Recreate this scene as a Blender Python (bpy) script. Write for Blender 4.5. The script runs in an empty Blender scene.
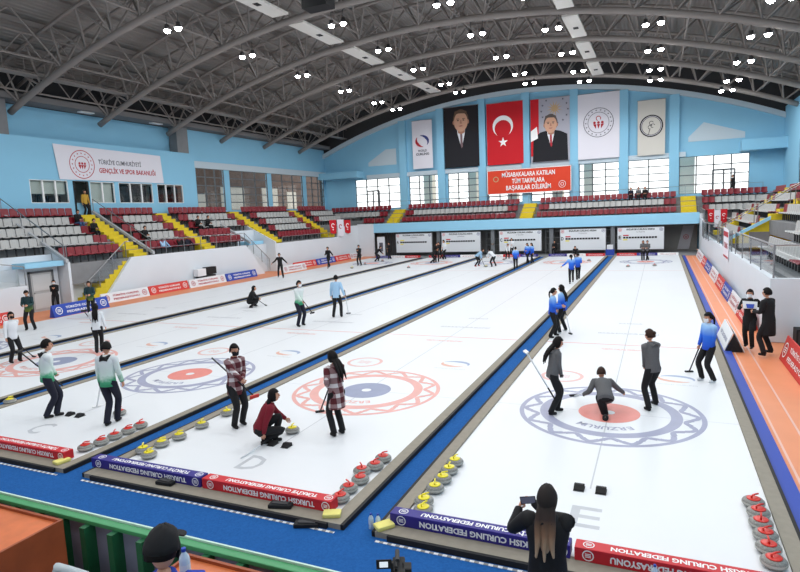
import bpy, bmesh, math, random
from mathutils import Vector, Matrix, Quaternion
random.seed(7)
C = bpy.context.scene.collection
PI = math.pi
def V(*a): return Vector(a)

# ------------------------------------------------------------------ camera
F_PX = 585.72
CAM = V(.929, -12.523, 4.3028)
YAW, PITCH, ROLL = .4195, .1221, -.0429
fwd = V(-math.sin(YAW)*math.cos(PITCH), math.cos(YAW)*math.cos(PITCH), -math.sin(PITCH))
_r = V(math.cos(YAW), math.sin(YAW), 0); _u = _r.cross(fwd)
right = _r*math.cos(ROLL) + _u*math.sin(ROLL)
up = -_r*math.sin(ROLL) + _u*math.cos(ROLL)
cd = bpy.data.cameras.new('camera'); cam = bpy.data.objects.new('camera', cd); C.objects.link(cam)
m = Matrix((right, up, -fwd)).transposed().to_4x4(); m.translation = CAM
cam.matrix_world = m
cd.sensor_width = 36; cd.lens = F_PX/800*36; cd.clip_start = .1; cd.clip_end = 500
bpy.context.scene.camera = cam
def ray(u, v): return fwd + right*((u-400)/F_PX) - up*((v-286)/F_PX)
def gz(u, v, z=0.0):
    d = ray(u, v); return CAM + d*((z-CAM.z)/d.z)
def gy(u, v, y):
    d = ray(u, v); return CAM + d*((y-CAM.y)/d.y)
def gx(u, v, x):
    d = ray(u, v); return CAM + d*((x-CAM.x)/d.x)
def gd(u, v, dep): return CAM + ray(u, v)*dep
def px(p):
    d = Vector(p)-CAM; z = d.dot(fwd)
    if z <= .05: return None
    return 400+F_PX*d.dot(right)/z, 286-F_PX*d.dot(up)/z, z

# ------------------------------------------------------------------ materials
def srgb(r, g, b):
    f = lambda c: (c/255/12.92) if c/255 <= .04045 else ((c/255+.055)/1.055)**2.4
    return (f(r), f(g), f(b), 1)
M = {}
def mat(name, col, rough=.6, metal=0, spec=.4, noise=0, nscale=8, bump=0, bscale=60, emit=0):
    if name in M: return M[name]
    mt = bpy.data.materials.new(name); mt.use_nodes = True; nt = mt.node_tree
    b = nt.nodes['Principled BSDF']
    b.inputs['Base Color'].default_value = col; b.inputs['Roughness'].default_value = rough
    b.inputs['Metallic'].default_value = metal; b.inputs['Specular IOR Level'].default_value = spec
    if noise or bump: tc = nt.nodes.new('ShaderNodeTexCoord')
    if noise:
        n = nt.nodes.new('ShaderNodeTexNoise'); n.inputs['Scale'].default_value = nscale; n.inputs['Detail'].default_value = 5
        nt.links.new(tc.outputs['Object'], n.inputs['Vector'])
        r = nt.nodes.new('ShaderNodeValToRGB')
        r.color_ramp.elements[0].position = .3; r.color_ramp.elements[1].position = .7
        r.color_ramp.elements[0].color = tuple(c*(1-noise) for c in col[:3])+(1,)
        r.color_ramp.elements[1].color = tuple(min(1, c*(1+noise)) for c in col[:3])+(1,)
        nt.links.new(n.outputs['Fac'], r.inputs['Fac']); nt.links.new(r.outputs['Color'], b.inputs['Base Color'])
    if bump:
        n2 = nt.nodes.new('ShaderNodeTexNoise'); n2.inputs['Scale'].default_value = bscale; n2.inputs['Detail'].default_value = 4
        bp = nt.nodes.new('ShaderNodeBump'); bp.inputs['Strength'].default_value = bump; bp.inputs['Distance'].default_value = .02
        nt.links.new(tc.outputs['Object'], n2.inputs['Vector']); nt.links.new(n2.outputs['Fac'], bp.inputs['Height'])
        nt.links.new(bp.outputs['Normal'], b.inputs['Normal'])
    if emit:
        b.inputs['Emission Color'].default_value = col; b.inputs['Emission Strength'].default_value = emit
    M[name] = mt; return mt
def c3(name, r, g, b, **k): return mat(name, srgb(r, g, b), **k)

ICE = c3('ice', 226, 229, 232, rough=.42, spec=.25, noise=.012, nscale=.35)
BLUECARPET = c3('blue_carpet', 36, 92, 158, rough=.95, spec=.1, noise=.12, nscale=30, bump=.3, bscale=300)
ORANGE = c3('orange_floor', 226, 142, 98, rough=.5, noise=.03, nscale=1.5)
OLINE = c3('pale_floor_line', 226, 180, 165, rough=.5)
BOARD = c3('grey_brown_board', 146, 139, 126, rough=.8, noise=.06, nscale=10)
BLACK = c3('black_rubber', 24, 24, 26, rough=.7, noise=.1, nscale=20)
DGREY = c3('dark_grey', 60, 60, 62, rough=.7)
CONC = c3('concrete', 128, 130, 132, rough=.9, noise=.06, nscale=2)
WHITEWALL = c3('white_wall_paint', 214, 220, 226, rough=.7, noise=.015, nscale=.8)
BLUEWALL = c3('light_blue_wall_paint', 138, 194, 222, rough=.75, noise=.02, nscale=.5)
PALEBLUE = c3('pale_blue_fascia_paint', 150, 205, 232, rough=.7)
LEDGE = c3('pale_ledge_paint', 190, 205, 214, rough=.8)
YELLOW = c3('yellow_stair_paint', 214, 190, 40, rough=.7, noise=.06, nscale=6)
RSEAT = c3('red_seat_plastic', 128, 18, 34, rough=.45, spec=.5)
GSEAT = c3('grey_seat_plastic', 176, 176, 174, rough=.45, spec=.5)
STEEL = c3('steel_rail', 150, 152, 155, rough=.35, metal=.8)
TRUSS = c3('truss_grey_paint', 146, 139, 134, rough=.6, spec=.4)
DECK = c3('roof_deck', 146, 142, 138, rough=.8)
WHITE = c3('white_matt', 240, 240, 240, rough=.6)
PANEL = c3('white_radiant_panel', 225, 222, 215, rough=.6)
RED = c3('bumper_red', 200, 34, 44, rough=.55)
PURPLE = c3('bumper_purple', 46, 36, 128, rough=.55)
ADBLUE = c3('banner_blue', 38, 70, 168, rough=.6)
ADRED = c3('banner_red', 205, 58, 52, rough=.6)
TXTRED = c3('print_red', 175, 30, 45, rough=.6)
TXTBLUE = c3('print_blue', 50, 60, 120, rough=.6)
TXTGREY = c3('print_grey', 90, 90, 100, rough=.6)
GREEN = c3('green_rail', 70, 150, 98, rough=.45)
DKGREEN = c3('dark_green_post', 32, 98, 62, rough=.5)
BOARDPANEL = c3('grey_board_panel', 128, 130, 150, rough=.6)
WOODTOP = c3('orange_wood', 205, 110, 62, rough=.45, noise=.12, nscale=5)
WOODSIDE = c3('brown_wood', 150, 72, 38, rough=.5, noise=.15, nscale=5)
GRANITE = c3('stone_granite', 132, 132, 128, rough=.4, noise=.35, nscale=60)
SBAND = c3('stone_band', 176, 176, 170, rough=.7)
HRED = c3('stone_handle_red', 214, 52, 42, rough=.35)
HYEL = c3('stone_handle_yellow', 238, 222, 40, rough=.35)
SPONGE = c3('yellow_sponge', 232, 222, 130, rough=.9)
SKIN = c3('skin', 205, 150, 122, rough=.5)
HAIRB = c3('black_hair', 18, 14, 14, rough=.65, spec=.2)
HAIRBR = c3('brown_hair', 56, 38, 30, rough=.65, spec=.2)
MASK = c3('white_face_mask', 232, 236, 240, rough=.8)
EYE = c3('eye_dark', 20, 16, 14, rough=.2)
LIP = c3('lip', 160, 80, 76, rough=.5)
CBLACK = c3('black_cloth', 22, 22, 25, rough=.85, noise=.15, nscale=25)
CNAVY = c3('navy_cloth', 26, 28, 44, rough=.85)
CGREY = c3('grey_hoodie', 98, 98, 100, rough=.9, noise=.12, nscale=60)
CGREEN = c3('dark_green_cloth', 28, 60, 52, rough=.85)
CWHITE = c3('white_cloth', 222, 226, 230, rough=.85)
CRED = c3('maroon_cloth', 118, 22, 38, rough=.9, noise=.1, nscale=40)
CLBLUE = c3('light_blue_cloth', 160, 196, 226, rough=.85)
CYEL = c3('yellow_cloth', 190, 150, 60, rough=.85)
CJEAN = c3('jeans', 60, 84, 124, rough=.85)
LENS = mat('lamp_lens', (1, 1, 1, 1), emit=60)
def sky_glass():
    mt = bpy.data.materials.new('glass'); mt.use_nodes = True; nt = mt.node_tree
    nt.nodes.remove(nt.nodes['Principled BSDF']); out = nt.nodes['Material Output']
    t = nt.nodes.new('ShaderNodeBsdfTransparent'); t.inputs['Color'].default_value = (.93, .95, .96, 1)
    g = nt.nodes.new('ShaderNodeBsdfGlossy'); g.inputs['Roughness'].default_value = .03
    f = nt.nodes.new('ShaderNodeFresnel'); f.inputs['IOR'].default_value = 1.45
    x = nt.nodes.new('ShaderNodeMixShader')
    ge = nt.nodes.new('ShaderNodeNewGeometry'); iv = nt.nodes.new('ShaderNodeMath'); iv.operation = 'SUBTRACT'; iv.inputs[0].default_value = 1
    nt.links.new(ge.outputs['Backfacing'], iv.inputs[1]); ml = nt.nodes.new('ShaderNodeMath'); ml.operation = 'MULTIPLY'
    nt.links.new(f.outputs[0], ml.inputs[0]); nt.links.new(iv.outputs[0], ml.inputs[1]); nt.links.new(ml.outputs[0], x.inputs[0]); nt.links.new(t.outputs[0], x.inputs[1]); nt.links.new(g.outputs[0], x.inputs[2])
    nt.links.new(x.outputs[0], out.inputs['Surface']); M['glass'] = mt; return mt
GLASS = sky_glass()
def ramp_mat(name, stops, axis=2, lo=.8, hi=1.5, noise=0):
    """cloth dyed with bands up the garment (height in the wearer's own frame)"""
    mt = bpy.data.materials.new(name); mt.use_nodes = True; nt = mt.node_tree; b = nt.nodes['Principled BSDF']
    b.inputs['Roughness'].default_value = .85
    tc = nt.nodes.new('ShaderNodeTexCoord'); s = nt.nodes.new('ShaderNodeSeparateXYZ'); mr = nt.nodes.new('ShaderNodeMapRange')
    mr.inputs['From Min'].default_value = lo; mr.inputs['From Max'].default_value = hi
    nt.links.new(tc.outputs['Object'], s.inputs[0])
    src = s.outputs[axis]
    if noise:
        n = nt.nodes.new('ShaderNodeTexNoise'); n.inputs['Scale'].default_value = 9; nt.links.new(tc.outputs['Object'], n.inputs['Vector'])
        ma = nt.nodes.new('ShaderNodeMath'); ma.operation = 'MULTIPLY_ADD'; ma.inputs[1].default_value = noise
        nt.links.new(n.outputs['Fac'], ma.inputs[0]); nt.links.new(src, ma.inputs[2]); src = ma.outputs[0]
    nt.links.new(src, mr.inputs['Value'])
    r = nt.nodes.new('ShaderNodeValToRGB'); cr = r.color_ramp
    while len(cr.elements) < len(stops): cr.elements.new(.5)
    for e, (p, c) in zip(cr.elements, stops): e.position = p; e.color = srgb(*c)
    nt.links.new(mr.outputs[0], r.inputs[0]); nt.links.new(r.outputs[0], b.inputs['Base Color'])
    return mt
JBLUE = ramp_mat('blue_gradient_jacket', [(0, (20, 70, 190)), (.45, (40, 110, 225)), (.8, (150, 195, 240)), (1, (225, 235, 245))])
JGREEN = ramp_mat('green_white_jacket', [(0, (30, 130, 90)), (.22, (70, 165, 120)), (.42, (205, 225, 215)), (1, (215, 220, 222))], noise=.25, lo=.95, hi=1.6)
JOLIVE = ramp_mat('dark_teal_jacket_olive_hem', [(0, (120, 125, 40)), (.25, (60, 90, 50)), (.5, (24, 58, 62)), (1, (22, 44, 52))])
HAIROMBRE = ramp_mat('ombre_hair', [(0, (190, 160, 130)), (.45, (120, 90, 70)), (.75, (48, 34, 30)), (1, (34, 26, 24))], lo=1.12, hi=1.55)
def plaid():
    mt = bpy.data.materials.new('red_plaid_cloth'); mt.use_nodes = True; nt = mt.node_tree; b = nt.nodes['Principled BSDF']
    b.inputs['Roughness'].default_value = .9
    tc = nt.nodes.new('ShaderNodeTexCoord'); s = nt.nodes.new('ShaderNodeSeparateXYZ'); nt.links.new(tc.outputs['Object'], s.inputs[0])
    def band(sock, period, width):
        a = nt.nodes.new('ShaderNodeMath'); a.operation = 'WRAP'; a.inputs[1].default_value = period; a.inputs[2].default_value = 0
        nt.links.new(sock, a.inputs[0])
        c = nt.nodes.new('ShaderNodeMath'); c.operation = 'LESS_THAN'; c.inputs[1].default_value = width; nt.links.new(a.outputs[0], c.inputs[0]); return c.outputs[0]
    ad = nt.nodes.new('ShaderNodeMath'); ad.operation = 'ADD'; nt.links.new(s.outputs[0], ad.inputs[0]); nt.links.new(s.outputs[1], ad.inputs[1])
    v, h = band(ad.outputs[0], .2, .07), band(s.outputs[2], .2, .08)
    sm = nt.nodes.new('ShaderNodeMath'); sm.operation = 'ADD'; nt.links.new(v, sm.inputs[0]); nt.links.new(h, sm.inputs[1])
    dv = nt.nodes.new('ShaderNodeMath'); dv.operation = 'MULTIPLY'; dv.inputs[1].default_value = .5; nt.links.new(sm.outputs[0], dv.inputs[0])
    r = nt.nodes.new('ShaderNodeValToRGB'); cr = r.color_ramp; cr.interpolation = 'CONSTANT'; cr.elements.new(.5)
    for e, (p, c) in zip(cr.elements, [(0, (84, 26, 34)), (.3, (140, 110, 112)), (.8, (212, 206, 206))]): e.position = p; e.color = srgb(*c)
    nt.links.new(dv.outputs[0], r.inputs[0]); nt.links.new(r.outputs[0], b.inputs['Base Color']); return mt
PLAID = plaid()
def corrugated():
    mt = DECK; nt = mt.node_tree; b = nt.nodes['Principled BSDF']
    tc = nt.nodes.new('ShaderNodeTexCoord'); w = nt.nodes.new('ShaderNodeTexWave'); w.bands_direction = 'X'; w.inputs['Scale'].default_value = 1.2
    nt.links.new(tc.outputs['Object'], w.inputs['Vector']); bp = nt.nodes.new('ShaderNodeBump'); bp.inputs['Strength'].default_value = .6; bp.inputs['Distance'].default_value = .05
    nt.links.new(w.outputs['Fac'], bp.inputs['Height']); nt.links.new(bp.outputs['Normal'], b.inputs['Normal'])
corrugated()

# ------------------------------------------------------------------ mesh helpers
def frame(d):
    d = d.normalized(); a = V(0, 0, 1) if abs(d.z) < .9 else V(0, 1, 0)
    x = a.cross(d).normalized(); return x, d.cross(x)
class MB:
    def __init__(s): s.v = []; s.f = []; s.m = []
    def face(s, pts, mi=0):
        i = len(s.v); s.v += [tuple(p) for p in pts]; s.f.append(tuple(range(i, i+len(pts)))); s.m.append(mi); return s
    def box(s, x0, x1, y0, y1, z0, z1, mi=0):
        i = len(s.v)
        s.v += [(x0, y0, z0), (x1, y0, z0), (x1, y1, z0), (x0, y1, z0), (x0, y0, z1), (x1, y0, z1), (x1, y1, z1), (x0, y1, z1)]
        s.f += [tuple(i+k for k in q) for q in ((3, 2, 1, 0), (4, 5, 6, 7), (0, 1, 5, 4), (1, 2, 6, 5), (2, 3, 7, 6), (3, 0, 4, 7))]; s.m += [mi]*6; return s
    def tube(s, a, b, r, n=8, r2=None, mi=0, cap=True):
        a, b = Vector(a), Vector(b)
        if (b-a).length < 1e-6: return s
        x, y = frame(b-a); r2 = r if r2 is None else r2; i = len(s.v)
        for p, rr in ((a, r), (b, r2)):
            for k in range(n): t = 2*PI*k/n; s.v.append(tuple(p + x*math.cos(t)*rr + y*math.sin(t)*rr))
        for k in range(n): s.f.append((i+k, i+(k+1) % n, i+n+(k+1) % n, i+n+k)); s.m.append(mi)
        if cap: s.f += [tuple(i+k for k in range(n))[::-1], tuple(i+n+k for k in range(n))]; s.m += [mi, mi]
        return s
    def path(s, pts, r, n=8, mi=0):
        pts = [Vector(p) for p in pts]; i = len(s.v)
        for j, p in enumerate(pts):
            d = (pts[min(j+1, len(pts)-1)]-pts[max(j-1, 0)]); x, y = frame(d)
            for k in range(n): t = 2*PI*k/n; s.v.append(tuple(p+x*math.cos(t)*r+y*math.sin(t)*r))
        for j in range(len(pts)-1):
            for k in range(n): a = i+j*n; s.f.append((a+k, a+(k+1) % n, a+n+(k+1) % n, a+n+k)); s.m.append(mi)
        s.f += [tuple(i+k for k in range(n))[::-1], tuple(i+(len(pts)-1)*n+k for k in range(n))]; s.m += [mi, mi]; return s
    def lathe(s, prof, n=20, c=(0, 0, 0), mi=0):
        i = len(s.v)
        for r, z in prof:
            for k in range(n): t = 2*PI*k/n; s.v.append((c[0]+r*math.cos(t), c[1]+r*math.sin(t), c[2]+z))
        for j in range(len(prof)-1):
            for k in range(n): a = i+j*n; s.f.append((a+k, a+(k+1) % n, a+n+(k+1) % n, a+n+k)); s.m.append(mi)
        if len(prof) > 2 and prof[0] == prof[-1]: return s
        if prof[0][0] > 1e-4: s.f.append(tuple(i+k for k in range(n))[::-1]); s.m.append(mi)
        if prof[-1][0] > 1e-4: a = i+(len(prof)-1)*n; s.f.append(tuple(a+k for k in range(n))); s.m.append(mi)
        return s
    def prism(s, poly, d, mi=0):
        """poly: 3D points; extruded along vector d"""
        i = len(s.v); n = len(poly); d = Vector(d)
        s.v += [tuple(p) for p in poly]+[tuple(Vector(p)+d) for p in poly]
        s.f += [tuple(i+k for k in range(n))[::-1], tuple(i+n+k for k in range(n))]; s.m += [mi, mi]
        for k in range(n): s.f.append((i+k, i+(k+1) % n, i+n+(k+1) % n, i+n+k)); s.m.append(mi)
        return s
    def ellip(s, c, r, n=12, k=8, mi=0):
        c = Vector(c); prof = []
        i = len(s.v)
        for j in range(k+1):
            ph = PI*j/k-PI/2
            for q in range(n): t = 2*PI*q/n; s.v.append((c.x+r[0]*math.cos(ph)*math.cos(t), c.y+r[1]*math.cos(ph)*math.sin(t), c.z+r[2]*math.sin(ph)))
        for j in range(k):
            for q in range(n): a = i+j*n; s.f.append((a+q, a+(q+1) % n, a+n+(q+1) % n, a+n+q)); s.m.append(mi)
        return s
    def add(s, mesh, mx, mi=0):
        i = len(s.v); s.v += [tuple(mx @ v.co) for v in mesh.vertices]
        s.f += [tuple(i+k for k in p.vertices) for p in mesh.polygons]; s.m += [mi]*len(mesh.polygons); return s
    def mesh(s, name, mats, smooth=False, bevel=0):
        me = bpy.data.meshes.new(name); me.from_pydata(s.v, [], s.f)
        mats = mats if isinstance(mats, (list, tuple)) else [mats]
        for q in mats: me.materials.append(q)
        if len(mats) > 1: me.polygons.foreach_set('material_index', s.m)
        if smooth: me.shade_smooth()
        bm = bmesh.new(); bm.from_mesh(me); bmesh.ops.remove_doubles(bm, verts=bm.verts, dist=1e-6)
        bmesh.ops.recalc_face_normals(bm, faces=bm.faces)
        if bevel: bmesh.ops.bevel(bm, geom=list(bm.edges), offset=bevel, segments=2, affect='EDGES', profile=.6)
        bm.to_mesh(me); bm.free(); me.update(); return me
    def obj(s, name, mats, parent=None, smooth=False, bevel=0, loc=None):
        return link(name, s.mesh(name, mats, smooth, bevel), parent, loc)
def link(name, data, parent=None, loc=None):
    o = bpy.data.objects.new(name, data); C.objects.link(o)
    if parent is not None: o.parent = parent
    if loc is not None: o.location = loc
    return o
def tag(o, label, cat, group=None, kind=None):
    if label: o['label'] = label
    if cat: o['category'] = cat
    if group: o['group'] = group
    if kind: o['kind'] = kind
    return o
def struct(o, label=None):
    o['kind'] = 'structure'
    if label: o['label'] = label
    return o
def thing(name, label, cat, loc=(0, 0, 0), rz=0, group=None):
    o = bpy.data.objects.new(name, None); o.empty_display_size = .2; C.objects.link(o)
    o.location = loc; o.rotation_euler = (0, 0, rz); return tag(o, label, cat, group)
def copy_tree(o, parent=None):
    c = o.copy(); C.objects.link(c); c.parent = parent
    for ch in list(o.children): copy_tree(ch, c)
    return c
def text_mesh(body, size=1.0, align='CENTER', shear=0, bold=.0):
    cu = bpy.data.curves.new('txt', 'FONT'); cu.body = body; cu.size = size; cu.align_x = align; cu.align_y = 'CENTER'; cu.offset = bold; cu.resolution_u = 2
    o = bpy.data.objects.new('txt', cu); C.objects.link(o); bpy.context.view_layer.update()
    me = bpy.data.meshes.new_from_object(o); bpy.data.objects.remove(o); return me
def put_text(name, body, size, width, origin, xdir, ydir, mt, parent=None, bold=0.0, label=None):
    """lettering lying on the plane spanned by xdir (reading direction) and ydir (letter up)"""
    me = text_mesh(body, size, bold=bold)
    xs = [v.co.x for v in me.vertices]; w = max(xs)-min(xs) if xs else 1
    k = width/w if width else 1
    x, y = Vector(xdir).normalized(), Vector(ydir).normalized(); z = x.cross(y)
    mx = Matrix((x*k, y, z)).transposed().to_4x4(); mx.translation = Vector(origin)
    me.transform(mx)
    me.materials.clear(); me.materials.append(mt)
    o = link(name, me, parent); return o
# work is in world coordinates: parents of plain things stay at the origin of their meshes through this helper
def root_at(name, label, cat, p, group=None):
    return thing(name, label, cat, p, 0, group)
def shift(mb, p):
    mb.v = [(a-p[0], b-p[1], c-p[2]) for a, b, c in mb.v]; return mb

# ------------------------------------------------------------------ people (made first, while the scene is small)
def skin(verts, edges, rad, sub=1, root=0):
    me = bpy.data.meshes.new('sk'); me.from_pydata([tuple(v) for v in verts], edges, [])
    o = bpy.data.objects.new('sk', me); C.objects.link(o)
    o.modifiers.new('s', 'SKIN').use_smooth_shade = True
    for i, r in enumerate(rad):
        d = me.skin_vertices[0].data[i]; d.radius = (r, r) if not isinstance(r, tuple) else r; d.use_root = (i == root)
    if sub: q = o.modifiers.new('u', 'SUBSURF'); q.levels = sub; q.render_levels = sub
    bpy.context.view_layer.update()
    dg = bpy.context.evaluated_depsgraph_get()
    r = bpy.data.meshes.new_from_object(o.evaluated_get(dg)); bpy.data.objects.remove(o); bpy.data.meshes.remove(me)
    return r
def make_hand(curl):
    """left hand hanging down: wrist at origin, fingers towards -z, thumb towards +y, palm towards +x"""
    mb = MB()
    palm = skin([(0, 0, .01), (0, 0, -.03), (0, 0, -.075)], [(0, 1), (1, 2)], [(.022, .026), (.016, .036), (.014, .04)])
    mb.add(palm, Matrix())
    for k, (y, L) in enumerate([(.030, .072), (.010, .080), (-.010, .074), (-.029, .058)]):
        p = V(0, y, -.07); pts = [V(0, y*.8, -.05), p]; a = 0
        for q, fr in enumerate((.45, .32, .23)):
            a += curl*(1, 1.1, .9)[q]; p = p+V(math.sin(a), 0, -math.cos(a))*L*fr; pts.append(p)
        mb.add(skin(pts, [(i, i+1) for i in range(4)], [.009, .0095, .009, .0082, .007]), Matrix())
    t = [V(.002, .022, -.02), V(.012, .04, -.042), V(.02+.01*curl, .048, -.068), V(.028+.02*curl, .044, -.09)]
    mb.add(skin(t, [(0, 1), (1, 2), (2, 3)], [.011, .0115, .0098, .008]), Matrix())
    return mb.mesh('hand', SKIN, True)
HANDS = {'relax': make_hand(.35), 'grip': make_hand(1.15)}
def head_mesh():
    mb = MB(); n, k = 16, 12; i0 = 0
    for j in range(k+1):
        ph = PI*j/k-PI/2; z = math.sin(ph); c = math.cos(ph)
        for q in range(n):
            t = 2*PI*q/n; x, y = c*math.cos(t), c*math.sin(t)
            wx = .074*(1-.22*max(0, -z)); wy = .094*(1-.05*max(0, -z))
            yy = y*wy + (.018*max(0, -z) if y > 0 else .012*max(0, -z))
            if y > .3 and -.1 < z < .25: yy -= .006*(1-abs(math.cos(t)))   # eye line
            mb.v.append((x*wx, yy, z*.118))
    for j in range(k):
        for q in range(n): a = j*n; mb.f.append((a+q, a+(q+1) % n, a+n+(q+1) % n, a+n+q)); mb.m.append(0)
    mb.ellip((0, .1, -.012), (.012, .022, .022), 8, 6)
    mb.ellip((0, .096, .008), (.008, .014, .026), 8, 6)
    for s in (-1, 1): mb.ellip((s*.076, -.005, -.005), (.008, .02, .032), 8, 6)
    return mb.mesh('head', SKIN, True)
HEAD = head_mesh()
def hair_shell(kind):
    mb = MB(); n, k = 18, 12
    g = 1.13 if kind != 'cap' else 1.12
    idx = {}
    for j in range(k+1):
        ph = PI*j/k-PI/2
        for q in range(n):
            t = 2*PI*q/n; x, y, z = math.cos(ph)*math.cos(t), math.cos(ph)*math.sin(t), math.sin(ph)
            w = 1+.03*math.sin(5*t+j)
            idx[j, q] = len(mb.v); mb.v.append((x*.08*g*w, y*.1*g*w-.008, z*.122*g*w))
    for j in range(k):
        for q in range(n):
            t = 2*PI*(q+.5)/n; ph = PI*(j+.5)/k-PI/2; y, z = math.cos(ph)*math.sin(t), math.sin(ph)
            lim = {'short': -.25, 'bun': -.3, 'cap': .05, 'pony': -.3, 'long': -.75}.get(kind, -.3)
            if z < lim and y < .3: continue
            if y > .25 and z < .42: continue
            if y > -.05 and z < -.05 and kind != 'long': continue
            if kind == 'cap' and z < .05: continue
            mb.f.append((idx[j, q], idx[j, (q+1) % n], idx[j+1, (q+1) % n], idx[j+1, q])); mb.m.append(0)
    me = mb.mesh('hair', HAIRB, True)
    bm = bmesh.new(); bm.from_mesh(me); bmesh.ops.delete(bm, geom=[v for v in bm.verts if not v.link_faces], context='VERTS')
    bmesh.ops.solidify(bm, geom=list(bm.faces), thickness=.012); bm.to_mesh(me); bm.free(); me.shade_smooth(); return me
HAIR = {k: hair_shell(k) for k in ('short', 'bun', 'cap', 'pony', 'long')}
def mixcopy(me, mt):
    c = me.copy(); c.materials.clear(); c.materials.append(mt); return c
def ik(a, t, l1, l2, pole):
    d = t-a; L = min(max(d.length, .05), (l1+l2)*.995); d.normalize(); t2 = a+d*L
    x = (l1*l1-l2*l2+L*L)/(2*L); h = math.sqrt(max(l1*l1-x*x, 0))
    p = pole-d*pole.dot(d)
    if p.length < 1e-4: p = V(0, 1, 0)-d*d.y
    return a+d*x+p.normalized()*h, t2
def loft(mb, rings, xd, yd, n=16):
    i = len(mb.v)
    for c, a, b in rings:
        for k in range(n): t = 2*PI*k/n; mb.v.append(tuple(c+xd*math.cos(t)*a+yd*math.sin(t)*b))
    for j in range(len(rings)-1):
        for k in range(n): q = i+j*n; mb.f.append((q+k, q+(k+1) % n, q+n+(k+1) % n, q+n+k)); mb.m.append(0)
    mb.f += [tuple(i+k for k in range(n))[::-1], tuple(i+(len(rings)-1)*n+k for k in range(n))]; mb.m += [0, 0]
def limb(mb, pts, rad, n=12):
    P, Rr = [], []
    m_ = len(pts)
    for j in range(m_-1):
        p0, p1, p2, p3 = pts[max(j-1, 0)], pts[j], pts[j+1], pts[min(j+2, m_-1)]
        for q in range(3):
            t = q/3; P.append(.5*((2*p1)+(p2-p0)*t+(2*p0-5*p1+4*p2-p3)*t*t+(3*p1-p0-3*p2+p3)*t**3)); Rr.append(rad[j]*(1-t)+rad[j+1]*t)
    P.append(pts[-1]); Rr.append(rad[-1]); i = len(mb.v); x = None
    for j, p in enumerate(P):
        d = (P[min(j+1, len(P)-1)]-P[max(j-1, 0)]).normalized()
        if x is None: x, y = frame(d)
        else: x = (x-d*x.dot(d)).normalized()
        y = d.cross(x)
        for k in range(n): t = 2*PI*k/n; mb.v.append(tuple(p+(x*math.cos(t)+y*math.sin(t))*Rr[j]))
    for j in range(len(P)-1):
        for k in range(n): q = i+j*n; mb.f.append((q+k, q+(k+1) % n, q+n+(k+1) % n, q+n+k)); mb.m.append(0)
    mb.f += [tuple(i+k for k in range(n))[::-1], tuple(i+(len(P)-1)*n+k for k in range(n))]; mb.m += [0, 0]
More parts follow.
